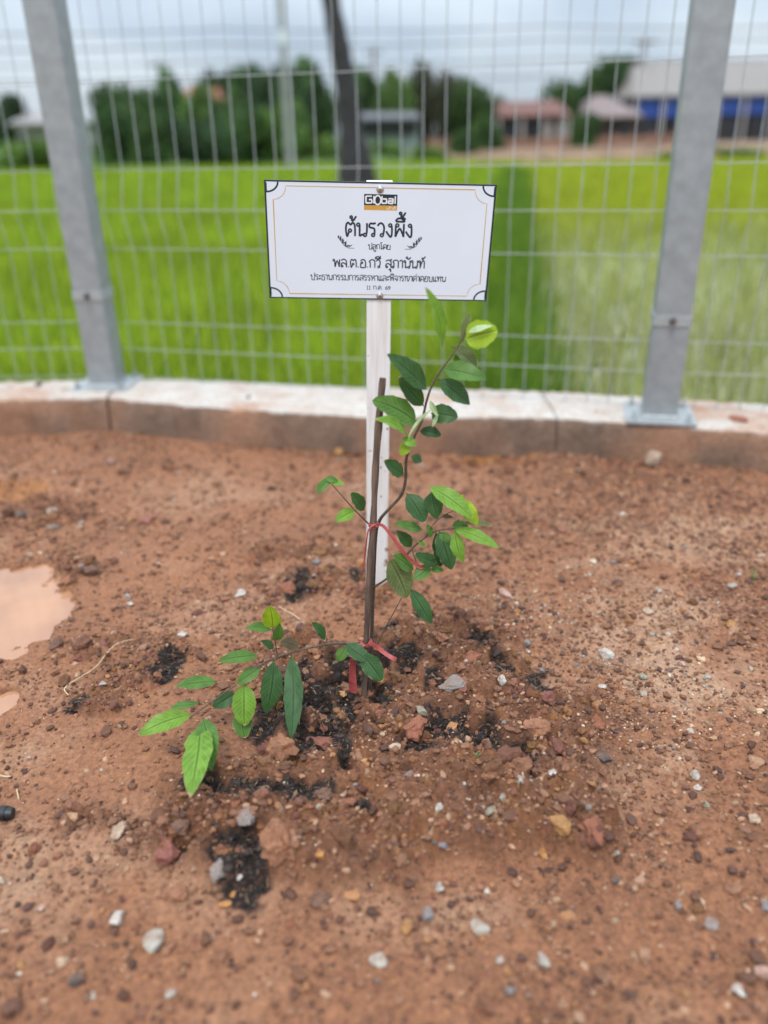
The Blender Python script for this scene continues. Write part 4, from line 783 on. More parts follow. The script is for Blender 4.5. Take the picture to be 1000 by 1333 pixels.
# ================================================================ stake, sapling, ribbons
def wpt(px, py, Y): return aty(px, py, Y)
bark = mat('stake_wood', (.125, .078, .055), .75, 0, .5, 1., .8, 120)
N, L = bark.node_tree.nodes, bark.node_tree.links
for nd in N:
    if nd.type == 'TEX_NOISE':
        mpp = N.new('ShaderNodeMapping'); mpp.inputs['Scale'].default_value = (130, 130, 9) if nd.inputs['Scale'].default_value == 1. else (1.5, 1.5, .2); tq = [q for q in N if q.type == 'TEX_COORD'][0]
        L.new(tq.outputs['Object'], mpp.inputs[0]); L.new(mpp.outputs[0], nd.inputs['Vector']); nd.inputs['Scale'].default_value = 1. if nd.inputs['Scale'].default_value == 1. else 120
sp_ = [(473.5, 925, 1.158), (475, 880, 1.160), (479, 790, 1.163), (482.5, 730, 1.166), (486.5, 672, 1.17), (489, 610, 1.175), (494, 540, 1.182), (498.5, 492, 1.187)]
SP = [wpt(*q) for q in sp_]; sb = SP[0].copy()
stake = MB(); pp = catmull([p-sb for p in SP], 4); rr = [.0056+.0006*math.sin(i*1.7)+.0004*math.sin(i*.6+1) for i in range(len(pp))]; stake.tube(pp, rr, 12)
o = stake.build('wooden_stake', bark, None, True, sb); tag(o, 'thin brown wooden stake standing upright in front of the white sign post', 'stake')
def stem_mat(n, c): return mat(n, c, .7, 0, .3, 120., .4, 300)
stem_m = stem_mat('stem_brown', (.095, .065, .043)); twig_m = stem_mat('twig_green', (.20, .22, .09))
sap = empty('sapling', at(478, 903), 'young sapling with drooping oval green leaves tied to the stake', 'sapling'); S0 = sap.location.copy()
def stem(pts, r0, r1, m=stem_m, name='branch', par=sap):
    P = catmull([wpt(*q)-S0 for q in pts], 5); n = len(P); return MB().tube(P, [r0+(r1-r0)*i/(n-1) for i in range(n)], 8).build(name, m, par, True)
stem([(481, 915, 1.175), (483, 860, 1.178), (486, 770, 1.184), (489, 700, 1.19), (494, 678, 1.19), (506, 663, 1.188), (522, 645, 1.184), (528, 625, 1.182), (529, 598, 1.18), (537, 574, 1.178), (549, 548, 1.178), (556, 520, 1.178), (564, 498, 1.178), (577, 478, 1.178), (590, 460, 1.178), (600, 444, 1.178), (606, 432, 1.178)], .0034, .0011, stem_m, 'main_stem')
stem([(480, 836, 1.172), (455, 838, 1.158), (430, 838, 1.140), (385, 848, 1.115), (345, 862, 1.09), (312, 888, 1.07), (278, 912, 1.05), (247, 934, 1.035)], .0024, .0010)
stem([(362, 856, 1.10), (359, 840, 1.10), (355, 817, 1.10)], .0011, .0007)
stem([(484, 766, 1.18), (510, 748, 1.172), (533, 718, 1.165), (553, 700, 1.16), (572, 690, 1.155), (602, 688, 1.15)], .0021, .0009)
stem([(553, 700, 1.16), (563, 684, 1.156), (576, 672, 1.152), (592, 664, 1.15)], .0010, .0006)
stem([(536, 714, 1.163), (542, 732, 1.16), (541, 745, 1.16)], .0009, .0006)
stem([(492, 838, 1.18), (503, 815, 1.175), (514, 795, 1.17), (523, 778, 1.165)], .0012, .0007)
stem([(486, 688, 1.18), (474, 676, 1.17), (461, 663, 1.165), (444, 644, 1.16), (428, 625, 1.155)], .0014, .0006)
def leaf_mat(name, c, under, glossy=.42, brown=.5):
    m = bpy.data.materials.new(name); N, L, P = nodes(m); MATS[name] = m
    a = N.new('ShaderNodeAttribute'); a.attribute_name = 'Luv'; s_ = N.new('ShaderNodeSeparateColor'); L.new(a.outputs['Color'], s_.inputs[0])   # r along, g |across|, b random
    t = N.new('ShaderNodeTexCoord'); n = N.new('ShaderNodeTexNoise'); n.inputs['Scale'].default_value = 70; n.inputs['Detail'].default_value = 5; L.new(t.outputs['Object'], n.inputs['Vector'])
    def math_(op, x, y=None, z=None):
        q = N.new('ShaderNodeMath'); q.operation = op
        for i, w in enumerate((x, y, z)):
            if w is None: continue
            if isinstance(w, (int, float)): q.inputs[i].default_value = w
            else: L.new(w, q.inputs[i])
        return q.outputs[0]
    def mapr(x, a0, a1, b0, b1):
        q = N.new('ShaderNodeMapRange'); q.interpolation_type = 'SMOOTHSTEP'
        for k, w in (('From Min', a0), ('From Max', a1), ('To Min', b0), ('To Max', b1)): q.inputs[k].default_value = w
        L.new(x, q.inputs['Value']); return q.outputs[0]
    def mixc(f, x, y):
        q = N.new('ShaderNodeMixRGB'); L.new(f, q.inputs[0])
        for i, w in ((1, x), (2, y)):
            if isinstance(w, tuple): q.inputs[i].default_value = w+(1,)
            else: L.new(w, q.inputs[i])
        return q.outputs[0]
    mid = mapr(s_.outputs[1], .03, .11, 1, 0)
    vein = math_('SINE', math_('MULTIPLY', math_('SUBTRACT', s_.outputs[0], math_('MULTIPLY', s_.outputs[1], .22)), 62.))
    vein = mapr(vein, .82, 1., 0, 1)
    base = mixc(mapr(n.outputs['Fac'], .3, .7, 0, 1), tuple(x*.82 for x in c), tuple(min(1, x*1.2) for x in c))
    base = mixc(math_('MULTIPLY', vein, .55), base, tuple(min(1, x*1.7+.01) for x in c)); base = mixc(math_('MULTIPLY', mapr(s_.outputs[1], .10, .30, 1, 0), .35), base, tuple(min(1, x*1.6+.01) for x in c)); base = mixc(math_('MULTIPLY', mid, .75), base, tuple(x*.45 for x in c))
    edge_ = math_('ADD', mapr(s_.outputs[1], .82, 1., 0, .5), math_('ADD', mapr(s_.outputs[0], .86, 1., 0, .62), math_('MULTIPLY_ADD', n.outputs['Fac'], .9, -.56)))
    base = mixc(math_('MULTIPLY', mapr(edge_, .36, .46, 0, 1), mapr(s_.outputs[2], 1-brown, 1-brown+.05, 0, 1)), base, (.42, .30, .17))
    g2 = N.new('ShaderNodeNewGeometry'); col = mixc(g2.outputs['Backfacing'], base, under)
    L.new(col, P.inputs['Base Color']); P.inputs['Roughness'].default_value = glossy; P.inputs['Specular IOR Level'].default_value = .22
    b = N.new('ShaderNodeBump'); b.inputs['Strength'].default_value = .5; b.inputs['Distance'].default_value = .0012; L.new(math_('ADD', math_('MULTIPLY', vein, -.5), math_('MULTIPLY', mid, -1.)), b.inputs['Height']); L.new(b.outputs[0], P.inputs['Normal'])
    tr = N.new('ShaderNodeBsdfTranslucent'); q = N.new('ShaderNodeVectorMath'); q.operation = 'MULTIPLY'; q.inputs[1].default_value = (1.3, 1.25, .5); L.new(col, q.inputs[0]); L.new(q.outputs[0], tr.inputs['Color'])
    ms = N.new('ShaderNodeMixShader'); ms.inputs[0].default_value = .28; L.new(P.outputs[0], ms.inputs[1]); L.new(tr.outputs[0], ms.inputs[2]); L.new(ms.outputs[0], N['Material Output'].inputs['Surface'])
    return m
LM = {'d': leaf_mat('leaf_dark', (.042, .098, .032), (.10, .17, .08)), 'k': leaf_mat('leaf_darkest', (.026, .066, .024), (.08, .14, .07)), 'm': leaf_mat('leaf_mid', (.085, .175, .036), (.14, .24, .09)), 'b': leaf_mat('leaf_bright', (.15, .28, .036), (.20, .38, .09)),
      'y': leaf_mat('leaf_yellow', (.25, .36, .025), (.28, .38, .05), .4, .1), 'o': leaf_mat('leaf_olive', (.12, .15, .055), (.13, .16, .07), .6), 'p': leaf_mat('leaf_pale', (.40, .50, .28), (.42, .50, .32), .6, .05), 'w': leaf_mat('leaf_wilted', (.10, .075, .04), (.12, .09, .05), .7)}
def wlf(px, py, Y):
    p = aty(px, py, Y)
    while p.z < float(gz(p.x, p.y))+.010: Y -= .006; p = aty(px, py, Y)
    return p
def leaf(bx, by, tx, ty, w, Yb, Yt, k, tilt=0., sag=.07, fold=.18, blunt=0., label=None):
    B = wlf(bx, by, Yb)-S0; T = wlf(tx, ty, Yt)-S0; d = T-B; ln = d.length; d.normalize(); seed = int(bx*3+tx*11+ty*5+w); rg = random.Random(seed)
    mid = (B+T)/2+S0; toc = (Vector((0, 0, CAMH))-mid).normalized(); n = (toc*.8+Vector((0, 0, .45))+Vector((rg.uniform(-.3, .3), rg.uniform(-.2, .2), rg.uniform(-.2, .2)))); n = (n-d*n.dot(d)).normalized()
    if tilt: n = Matrix.Rotation(tilt, 3, d) @ n
    s = d.cross(n).normalized(); dp = depth(mid); hw = w/2*dp/FPX*1.05; nu, nv = 28, 11; V = []; UVc = []; ph = rg.uniform(0, 6.28); rnd = rg.random(); tw = rg.uniform(-.35, .35)
    bite = rg.random() < .3; bu = rg.uniform(.45, .8); bs = rg.choice((-1, 1)); sw = rg.uniform(-.05, .05)
    for i in range(nu):
        u = i/(nu-1); pet = .05
        wd_ = 0.06 if u < pet else max(.02, (math.sin(math.pi*min(1, ((u-pet)/(1-pet))**(.86-.1*blunt)))**(.74-.24*blunt)))
        for j in range(nv):
            v_ = -1+2*j/(nv-1); e = 1+.035*math.sin(u*23+ph+v_*2)+.02*math.sin(u*51+ph*2)
            if bite and v_*bs > 0: e *= 1-.13*math.exp(-((u-bu)/.05)**2)
            x = hw*wd_*v_*e; up = sag*ln*4*u*(1-u)+fold*abs(x)*(1+.3*math.sin(ph))+.07*hw*math.sin(u*9+ph+v_*1.5)*abs(v_)
            a = tw*(u-.5); p = B+d*(u*ln)+s*(x*math.cos(a)+sw*ln*4*u*(1-u))+n*(up+x*math.sin(a))
            V.append(p); UVc.append((u, abs(v_), rnd, 1))
    F = [(i*nv+j, i*nv+j+1, (i+1)*nv+j+1, (i+1)*nv+j) for i in range(nu-1) for j in range(nv-1)]
    me = np_mesh('leaf', [p[:] for p in V], F, None, True, {'Luv': np.array(UVc)})
    o = link('leaf', me, LM[k], sap)
    if label: o['label'] = label
    return o
LV = [
 (575, 456, 554, 374, 21, 1.178, 1.15, 'b'), (605, 441, 648, 430, 35, 1.175, 1.165, 'y', .3, .05, .1, 1), (608, 433, 642, 424, 9, 1.168, 1.162, 'p'), (557, 507, 504, 461, 29, 1.172, 1.14, 'd'), (552, 529, 519, 490, 23, 1.18, 1.17, 'd'),
 (576, 481, 633, 494, 27, 1.175, 1.145, 'm', 0, .12), (570, 494, 612, 527, 26, 1.18, 1.165, 'd'), (543, 551, 485, 521, 31, 1.175, 1.16, 'm', 0, .05, .1, 1), (532, 572, 487, 546, 19, 1.165, 1.13, 'b', 0, .12), (561, 538, 596, 543, 25, 1.18, 1.165, 'd', 0, .06, .1, 1),
 (562, 533, 532, 570, 9, 1.165, 1.15, 'p', .8, .02, .9), (560, 521, 570, 541, 8, 1.168, 1.16, 'p', .6, .02, .9), (571, 538, 563, 556, 6, 1.17, 1.165, 'p', .5), (546, 561, 575, 567, 15, 1.178, 1.17, 'k'), (524, 570, 542, 581, 13, 1.16, 1.15, 'b'), (533, 575, 522, 593, 15, 1.165, 1.155, 'y'),
 (526, 618, 500, 599, 20, 1.178, 1.16, 'd'), (535, 594, 549, 601, 13, 1.182, 1.18, 'd'), (588, 452, 622, 480, 24, 1.19, 1.20, 'o'), (602, 446, 612, 406, 12, 1.19, 1.20, 'o'), (596, 455, 606, 478, 20, 1.2, 1.2, 'm'),
 (432, 622, 412, 643, 13, 1.155, 1.14, 'm'), (428, 624, 449, 631, 10, 1.155, 1.14, 'b'), (474, 665, 456, 640, 17, 1.165, 1.15, 'd'), (462, 664, 436, 679, 16, 1.165, 1.14, 'b'), (424, 622, 440, 627, 9, 1.15, 1.145, 'm'),
 (529, 642, 554, 681, 26, 1.175, 1.15, 'd'), (561, 640, 569, 676, 22, 1.165, 1.15, 'd'), (567, 641, 553, 660, 12, 1.168, 1.16, 'd'), (557, 633, 616, 676, 23, 1.16, 1.12, 'b', 0, .1), (596, 648, 622, 684, 19, 1.15, 1.125, 'y', 0, .1), (590, 689, 651, 714, 17, 1.15, 1.11, 'b', 0, .16), (592, 690, 603, 732, 17, 1.15, 1.13, 'b', 0, .1),
 (550, 690, 514, 681, 15, 1.165, 1.15, 'm'), (536, 712, 516, 691, 15, 1.165, 1.155, 'd'), (571, 690, 588, 742, 26, 1.15, 1.13, 'd', .2), (567, 692, 573, 739, 19, 1.155, 1.145, 'k', -.3), (578, 692, 579, 709, 17, 1.148, 1.14, 'm', 0, .07, .1, 1), (574, 734, 539, 720, 17, 1.155, 1.145, 'd'), (561, 737, 538, 754, 18, 1.155, 1.14, 'm'),
 (538, 742, 511, 722, 22, 1.165, 1.155, 'm'), (507, 727, 530, 778, 34, 1.165, 1.15, 'o', 0, .04, .1, .6), (534, 766, 562, 812, 20, 1.16, 1.14, 'd'), (588, 684, 609, 685, 14, 1.155, 1.15, 'm'), (600, 682, 641, 685, 7, 1.15, 1.14, 'o'), (592, 668, 603, 644, 13, 1.16, 1.16, 'y'), (560, 741, 578, 743, 9, 1.155, 1.15, 'm'), (553, 712, 544, 705, 7, 1.16, 1.16, 'b'), (575, 672, 590, 674, 6, 1.155, 1.15, 'w'), (556, 682, 561, 700, 9, 1.16, 1.155, 'm'),
 (355, 817, 351, 789, 24, 1.10, 1.085, 'y', 0, .03, .22, 1), (354, 820, 320, 817, 13, 1.10, 1.085, 'm'), (359, 834, 364, 811, 14, 1.10, 1.09, 'm'), (357, 843, 340, 834, 11, 1.10, 1.09, 'd'), (390, 844, 364, 835, 16, 1.117, 1.125, 'w'), (423, 833, 406, 810, 14, 1.13, 1.12, 'd'),
 (337, 854, 284, 861, 17, 1.09, 1.06, 'm'), (341, 869, 308, 892, 17, 1.085, 1.065, 'm'), (283, 887, 229, 893, 18, 1.06, 1.035, 'm'), (307, 902, 277, 920, 20, 1.07, 1.06, 'd'), (251, 930, 180, 957, 25, 1.04, 1.0, 'b', 0, .08), (260, 915, 222, 921, 11, 1.055, 1.05, 'm'),
 (264, 935, 276, 1004, 28, 1.04, 1.02, 'm'), (260, 944, 247, 1038, 37, 1.035, 0.985, 'b', 0, .06), (318, 890, 318, 945, 29, 1.07, 1.04, 'b', 0, .07, .15, .6), (315, 925, 319, 961, 24, 1.06, 1.055, 'm', 0, .03, .1, .5), (356, 859, 346, 928, 27, 1.095, 1.065, 'd', 0, .05), (379, 851, 379, 963, 24, 1.11, 1.075, 'd', .25, .03),
 (451, 841, 439, 861, 14, 1.145, 1.135, 'm'), (450, 837, 482, 862, 21, 1.145, 1.12, 'd'), (469, 850, 498, 888, 25, 1.13, 1.105, 'd'),
]
for q in LV: leaf(*q)
# ribbons
rib = mat('red_ribbon', (.36, .065, .06), .45, 0, .2, 60., .2, 200)
def strip(m, pts, w, n0=None, th=.0006):
    P = catmull([wpt(*q) for q in pts], 5); V = []; k = len(P)
    for i, p in enumerate(P):
        t_ = (P[min(i+1, k-1)]-P[max(i-1, 0)]).normalized(); toc = (Vector((0, 0, CAMH))-p).normalized(); s_ = t_.cross(toc).normalized(); a = .5*math.sin(i*.5); nn_ = t_.cross(s_); s2 = s_*math.cos(a)+nn_*math.sin(a); hw = (w[0]+(w[1]-w[0])*i/(k-1))/2*depth(p)/FPX
        nn2 = t_.cross(s2); V += [p+s2*hw+nn2*th/2, p-s2*hw+nn2*th/2, p-s2*hw-nn2*th/2, p+s2*hw-nn2*th/2]
    F = [(4*i+j, 4*i+(j+1) % 4, 4*i+4+(j+1) % 4, 4*i+4+j) for i in range(k-1) for j in range(4)]+[(3, 2, 1, 0), tuple(4*k-4+j for j in range(4))]
    m.add(V, F)
def wrap(m, c, r, n, w, dz):
    for q in range(n):
        P = [c+Vector((r*math.cos(a), r*math.sin(a), dz*q+.0015*math.sin(a+q))) for a in [k*6.2832/16 for k in range(17)]]; m.tube(P, w, 6, False)
r1 = MB(); kc = wpt(486.3, 682, 1.171); wrap(r1, kc-Vector((0, 0, .003)), .0072, 3, .0012, .0022); strip(r1, [(489, 684, 1.161), (498, 684, 1.158), (510, 698, 1.155), (528, 722, 1.152), (546, 738, 1.150), (551, 738, 1.150)], (4, 5)); strip(r1, [(489, 682, 1.161), (480, 690, 1.160), (476, 715, 1.164), (473, 742, 1.166)], (2, 2))
tag(r1.build('ribbon', rib, None), 'red ribbon knotted round the middle of the stake with a tail to the right', 'ribbon', 'red ribbons tied to the stake')
r2 = MB(); kc = wpt(477.3, 836, 1.163); wrap(r2, kc-Vector((0, 0, .002)), .0090, 2, .0015, .0026); strip(r2, [(474, 838, 1.152), (463, 848, 1.148), (459, 872, 1.148), (460, 902, 1.146)], (6, 11)); strip(r2, [(480, 836, 1.152), (492, 843, 1.150), (505, 853, 1.146), (516, 859, 1.142)], (6, 6))
tag(r2.build('ribbon', rib, None), 'red ribbon tied low on the stake with one tail hanging to the soil', 'ribbon', 'red ribbons tied to the stake')

# ================================================================ far away: trees, houses, poles, wires
foli = attr_mat('foliage', .6, .15, 3, 0, spec=.25, trans=.25); trunkm = mat('trunk_bark', (.10, .08, .065), .9, 0, .35, 3., .6, 12)
def crown_mesh(name, n, seed, pal, lumps, leafs=.07, elong=1.):
    """leaves spread through a crown of unit radius standing on z 0..1"""
    rg = np.random.default_rng(seed); cs = rg.normal(size=(lumps, 3)); cs /= np.linalg.norm(cs, axis=1)[:, None]; cs *= rg.uniform(.25, .72, (lumps, 1)); cs[:, 2] = cs[:, 2]*.55*elong+.5
    cs = cs*np.array([1, 1, 1]); rad = rg.uniform(.22, .42, lumps); ci = rg.integers(0, lumps, n); dv_ = rg.normal(size=(n, 3)); dv_ /= np.linalg.norm(dv_, axis=1)[:, None]; p = cs[ci]+dv_*(rad[ci]*rg.uniform(.35, 1.05, n)**.6)[:, None]*np.array([1, 1, .8]); p[:, 2] = np.clip(p[:, 2], .02, 1.15)
    a = rg.normal(size=(n, 3)); a /= np.linalg.norm(a, axis=1)[:, None]; b = np.cross(a, rg.normal(size=(n, 3))); b /= np.linalg.norm(b, axis=1)[:, None]; L_ = leafs*rg.uniform(.6, 1.3, (n, 1))
    V = np.stack([p-a*L_, p+b*L_*.5, p+a*L_, p-b*L_*.5], 1).reshape(-1, 3); F = np.arange(n*4).reshape(n, 4); tone = rg.uniform(.55, 1.5, lumps)[ci]*rg.uniform(.7, 1.3, n); pal = np.array(pal); c = pal[rg.integers(0, len(pal), lumps)[ci]]*tone[:, None]
    me = np_mesh(name, V, F, np.repeat(c, 4, 0)); me.materials.append(foli); return me
CR = {'dark': crown_mesh('crown', 5200, 1, [(.045, .08, .035), (.055, .10, .04)], 22), 'mid': crown_mesh('crown', 5200, 2, [(.075, .14, .045), (.09, .16, .045), (.06, .12, .04)], 24), 'light': crown_mesh('crown', 4600, 3, [(.12, .20, .05), (.10, .17, .045)], 18), 'tall': crown_mesh('crown', 5200, 4, [(.06, .115, .04), (.075, .135, .045)], 20, .07, 1.3), 'bush': crown_mesh('crown', 3600, 5, [(.11, .19, .05), (.085, .15, .04), (.14, .22, .05)], 16, .08), 'brown': crown_mesh('crown', 4200, 6, [(.075, .07, .04), (.06, .065, .035), (.05, .08, .03)], 16, .06, 1.2)}
def tree(px, topy, wpx, Y, kind, label, z0=.22, name='tree', cat='tree'):
    t_ = aty(px, topy, Y); hgt = t_.z-z0; rad = wpx/2*depth(t_)/FPX; o = empty(name, (t_.x, Y, z0), label, cat, 'trees and bushes beyond the rice field', (px*1.37) % 6.28)
    c = bpy.data.objects.new('crown', CR[kind]); COL.objects.link(c); c.parent = o; c.scale = (rad*1.2, rad*1.2, hgt*1.16); c.location = (0, 0, 0)
    m = MB(); r0 = .035*hgt+.05; m.tube([(0, 0, -.4), (.02*hgt, 0, hgt*.25), (-.02*hgt, .02*hgt, hgt*.5), (.03*hgt, 0, hgt*.75)], [r0, r0*.8, r0*.6, r0*.25], 8)
    for k in range(4):
        a = k*1.6+px; m.tube([(0, 0, hgt*(.25+.1*k)), (rad*.3*math.cos(a), rad*.3*math.sin(a), hgt*(.42+.1*k)), (rad*.6*math.cos(a), rad*.6*math.sin(a), hgt*(.5+.1*k))], [r0*.5, r0*.35, r0*.12], 6)
    m.build('trunk', trunkm, o, True); return o
for q in [
 (4, 124, 56, 54, 'dark', 'dark tree at the left edge of the photo beyond the pale shed'), (140, 124, 66, 50, 'mid', 'round green tree just right of the left steel post'), (188, 128, 70, 49, 'mid', 'green tree second from the left steel post'), (222, 112, 60, 52, 'tall', 'tall green tree left of the red tiled roof'),
 (278, 94, 52, 66, 'dark', 'dark rounded tree rising just right of the red tiled roof'), (262, 128, 60, 47, 'light', 'pale green tree in front of the red tiled roof'), (318, 104, 70, 54, 'mid', 'green tree between the red tiled roof and the pale pole'), (358, 88, 84, 53, 'dark', 'largest dark green tree behind the pale concrete pole'), (405, 98, 70, 55, 'tall', 'dark green tree between the pale pole and the dark leaning trunk'),
 (300, 140, 70, 46, 'mid', 'lower green tree below the dark rounded one'), (478, 108, 56, 58, 'tall', 'slim green tree just right of the dark leaning trunk'), (512, 112, 60, 56, 'light', 'lighter green tree above the dark low house'), (548, 104, 50, 57, 'brown', 'brownish tree rising right of the dark low house'), (580, 114, 60, 56, 'brown', 'second brownish tree, left of the round green one'), (615, 118, 70, 55, 'mid', 'round green tree left of the long rust roofed house'),
 (640, 136, 50, 57, 'mid', 'small green tree touching the long rust roofed house'), (738, 118, 60, 60, 'mid', 'small green tree between the rust roof and the tall tree'), (792, 92, 84, 66, 'mid', 'green tree on the left shoulder of the tallest one at right'), (822, 76, 66, 68, 'dark', 'tallest dark green tree beside the blue fronted hall'),
]: tree(*q)
for q in [
 (30, 182, 80, 43.5, 'bush', 'low bush by the field edge left of the left steel post'), (78, 178, 60, 43.8, 'bush', 'low bush behind the left steel post'), (150, 152, 90, 43.6, 'mid', 'dark bush first right of the left steel post by the field'), (206, 156, 80, 43.4, 'mid', 'bush below the tall tree left of the red tiled roof'), (262, 158, 80, 43.5, 'dark', 'dark bush below the red tiled roof'), (318, 156, 80, 43.3, 'mid', 'bush midway between the red roof and the pale pole'),
 (372, 148, 76, 43.6, 'light', 'pale green bush at the foot of the pale pole'), (418, 176, 50, 43.8, 'bush', 'low pale bush left of the dark leaning trunk'), (505, 184, 50, 44.5, 'bush', 'low bush before the dark low house'), (604, 176, 46, 44.5, 'mid', 'bush right of the dark low house'), (636, 162, 46, 45.5, 'mid', 'bush before the left end of the rust roofed house'), (765, 156, 46, 46, 'mid', 'bush before the small pale roofed house'),
 (880, 196, 70, 43.6, 'bush', 'low bush right of the right steel post'), (950, 192, 80, 43.7, 'bush', 'low wide bush before the blue fronted hall'), (560, 190, 50, 44., 'bush', 'low bush on the bank behind the sign top'),
]: tree(*q, z0=-.45, name='bush', cat='bush')
# houses
wallp = mat('plaster', (.45, .42, .38), .85, 0, .15, 2.); walld = mat('dark_wall', (.055, .055, .06), .9, 0, .3, 2.); roofr = mat('rust_roof', (.14, .06, .045), .8, 0, .3, 4.); roofp = mat('pale_roof', (.21, .185, .165), .7, 0, .15, 2.); roofo = mat('red_tiles', (.30, .10, .06), .8, 0, .2, 4.); bluep = mat('blue_panel', (.035, .10, .42), .5, 0, .15, 2.); roofpk = mat('pinkish_roof', (.20, .15, .14), .8, 0, .2, 3.); whitep = mat('white_panel', (.62, .64, .68), .6, 0, .1, 2.); glassd = mat('dark_opening', (.02, .02, .024), .4, 0, .3, 2.); teal = mat('pale_green_wall', (.35, .42, .38), .8, 0, .15, 2.)
def house(pl, pr, ridge, eave, basey, Y, dpt, label, roof, wall, hip=.25, openings=(), name='house', posts=0, wallname='wall'):
    xl, xr = aty(pl, eave, Y).x, aty(pr, eave, Y).x; pm2 = (pl+pr)/2; ze, zr2, zb = aty(pm2, eave, Y).z, aty(pm2, ridge, Y+dpt/2).z, .2; W = xr-xl
    o = empty(name, ((xl+xr)/2, Y, zb), label, 'house' if name == 'house' else name.replace('_', ' '), None); h = ze-zb
    MB().box((0, dpt/2+.4, h/2-.15), (W*.96, dpt-.4, h+.3)).build(wallname, wall, o)
    x0, x1 = -W/2, W/2; y0, y1 = -.5, dpt+.5; hz = zr2-zb; ins = W*hip
    V = [(x0, y0, h), (x1, y0, h), (x1, y1, h), (x0, y1, h), (x0+ins, dpt/2, hz), (x1-ins, dpt/2, hz), (x0, y0, h-.12), (x1, y0, h-.12), (x1, y1, h-.12), (x0, y1, h-.12)]
    MB().add(V, [(0, 1, 5, 4), (1, 2, 5), (2, 3, 4, 5), (3, 0, 4), (0, 6, 7, 1), (1, 7, 8, 2), (2, 8, 9, 3), (3, 9, 6, 0), (6, 9, 8, 7)]).build('roof', roof, o)
    for (a, b, c, d_, m, nm) in openings:                        # fractions of the front: x0 x1 z0 z1
        MB().box(((-.5+(a+b)/2)*W*.96, .16, (c+d_)/2*h), ((b-a)*W*.96, .10, (d_-c)*h)).build(nm, m, o)
    for k in range(posts): MB().tube([((-.48+.96*k/(posts-1))*W, -.3, -.3), ((-.48+.96*k/(posts-1))*W, -.3, h-.1)], .09, 8).build('post', wallp, o)
    return o
house(822, 1120, 78, 122, 186, 60, 14, 'long hall with pale roof and blue front at far right', roofp, walld, .12, [(.01, .24, .56, .96, bluep, 'blue_panel'), (.25, .36, .62, .95, whitep, 'white_panel'), (.37, .62, .58, .96, bluep, 'blue_panel'), (.63, .98, .60, .95, bluep, 'blue_panel'), (.03, .14, .02, .52, glassd, 'opening'), (.18, .32, .02, .52, glassd, 'opening'), (.36, .50, .02, .52, glassd, 'opening'), (.54, .70, .02, .52, glassd, 'opening')], 'hall', 9)
house(648, 742, 131, 150, 186, 54, 6, 'long low house with a rust coloured roof and dark openings', roofr, walld, .05, [(.08, .30, .05, .8, glassd, 'opening'), (.40, .62, .05, .8, glassd, 'opening'), (.66, .78, .1, .75, wallp, 'door'), (.84, .97, .0, .9, wallp, 'wall_panel')], posts=4)
house(758, 836, 124, 151, 186, 57, 7, 'house with a pinkish grey hipped roof beside the tall tree', roofpk, mat('brown_wall', (.13, .09, .075), .9, 0, .3, 2.), .38, [(.1, .35, .1, .8, glassd, 'opening'), (.6, .85, .1, .8, glassd, 'opening')])
house(466, 548, 146, 154, 186, 50, 5, 'dark low house with a grey roof right of the dark leaning trunk', mat('grey_roof', (.11, .11, .115), .7, 0, .2, 3.), teal, .04, [(.05, .48, .5, .97, glassd, 'opening'), (.52, .95, .5, .97, glassd, 'opening')])
house(226, 286, 110, 130, 186, 62, 8, 'house with bright red tiled roof showing between the trees at left', roofo, wallp, .2, [(.2, .4, .4, .8, glassd, 'window'), (.6, .8, .4, .8, glassd, 'window')])
house(118, 152, 126, 136, 186, 64, 6, 'small red roof showing above the trees beside the left steel post', roofo, wallp, .2, [(.3, .6, .4, .8, glassd, 'window')])
house(14, 76, 144, 160, 186, 52, 6, 'pale shed left of the left steel post', mat('shed_roof', (.26, .24, .23), .7, 0, .2, 3.), wallp, .1, [(.1, .4, .1, .6, glassd, 'opening')], 'shed')
# low brown wall along the road behind the field, at right
bw_ = MB(); xl, xr = aty(560, 200, 46).x, aty(870, 200, 46).x
bw_.box(((xl+xr)/2, 46.0, .42), (xr-xl, .22, .6))
for k in range(14): bw_.box((xl+(xr-xl)*k/13, 45.96, .46), (.3, .32, .74))
tag(bw_.build('low_wall', mat('low_wall_brick', (.24, .13, .09), .9, 0, .35, 2.5, .4)), 'long low brown wall beyond the field on the right', 'wall')
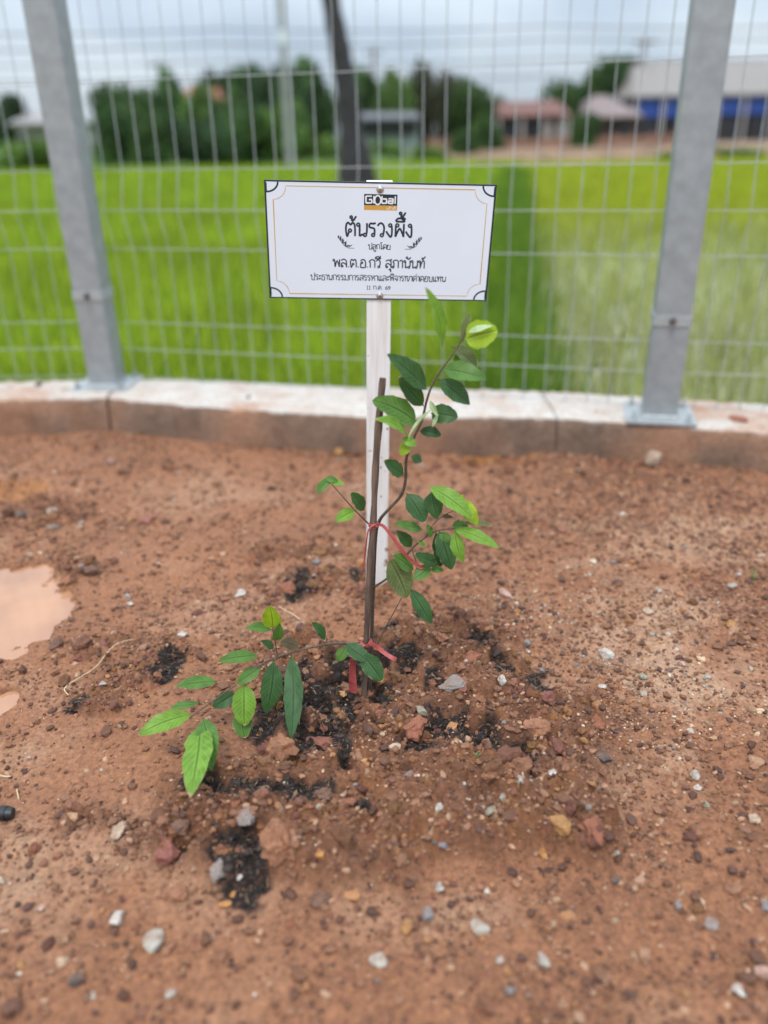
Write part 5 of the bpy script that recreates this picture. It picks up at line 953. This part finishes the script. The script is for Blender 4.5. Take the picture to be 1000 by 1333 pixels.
# utility poles, wires
conc = mat('pole_concrete', (.26, .26, .255), .85, 0, .15, 3.)
def pole(px, Y, topz, r, label, arms=True, band=None, z0=.2):
    b = aty(px, 186, Y); o = empty('utility_pole', (b.x, Y, z0), label, 'utility pole', 'utility poles beyond the field'); MB().tube([(0, 0, -.5), (0, 0, topz-z0)], [r, r*.7], 12).build('pole', conc, o, True)
    if arms:
        MB().box((0, -r, topz-z0-.35), (1.8, .1, .12)).build('crossarm', trunkm, o)
        for s_ in (-.8, -.35, .35, .8): MB().lathe([(.05, 0), (.07, .06), (.04, .1), (.06, .16), (.02, .2)], (s_, -r, topz-z0-.29), 10).build('insulator', whitep, o, True)
    if band: MB().lathe([(r*.97, 0), (r*.97, .5)], (0, 0, band-z0), 12).build('band', whitep, o, True)
    return o
pole(376, 38, 9., .17, 'pale concrete utility pole left of the dark leaning trunk, with a light band', True, aty(375, 57, 38).z)
pole(219, 72, aty(219, 78, 72).z, .20, 'distant utility pole rising above the trees at left'); pole(489, 78, aty(489, 62, 78).z, .22, 'distant utility pole right of the dark leaning trunk'); pole(826, 66, aty(826, 48, 66).z, .20, 'distant utility pole beside the tallest tree at right')
cabm = mat('cable', (.05, .05, .055), .6, 0, .1, 5.)
for (ya, yb, Y, lab, r) in ((104, 96, 70, 'lowest power line crossing the sky above the trees', .04), (84, 72, 71, 'power line second from below across the sky', .035), (64, 44, 69, 'thick power line third from below across the sky', .045), (42, 30, 68, 'highest power line across the sky', .04)):
    P = []
    a, b = aty(-150, ya, Y), aty(1150, yb, Y)
    for k in range(49):
        u = k/48; p = a.lerp(b, u); p.z -= .22*(1-(2*((u*3) % 1)-1)**2); P.append(p)
    tag(MB().tube(P, r, 6).build('power_line', cabm), lab, 'power line', 'power lines above the trees')
# the dark leaning trunk at the near side of the field
tb = aty(462, 258, 21.5); Tt = empty('leaning_trunk', (tb.x, 21.5, FZ), 'dark bare leaning trunk rising behind the top of the sign', 'tree trunk'); t0 = Vector((tb.x, 21.5, FZ))
tp = [Vector((tb.x+.02, 21.5, FZ-.1))]+[aty(x, y, 21.5) for x, y in ((461, 236), (459, 200), (456, 160), (450, 110), (442, 60), (431, 0))]; tp.append(tp[-1]+(tp[-1]-tp[-2])*1.8+Vector((.1, 0, .4)))
tm = MB(); pp = catmull([p-t0 for p in tp], 5); tm.tube(pp, [.46-.17*min(1, i/14)-.005*max(0, i-14)+.012*math.sin(i*2.1) for i in range(len(pp))], 16); darkbark = mat('dark_bark', (.030, .026, .028), .9, 0, .4, 6., .9, 14); tm.build('trunk', darkbark, Tt, True)
tm = MB(); a = aty(478, 240, 21.4)-t0; b = aty(472, 196, 21.4)-t0; c = aty(462, 170, 21.4)-t0; tm.tube([(a.x+.06, 0, -.1), a, b, c], [.30, .27, .20, .12], 12); tm.build('side_stump', darkbark, Tt, True)
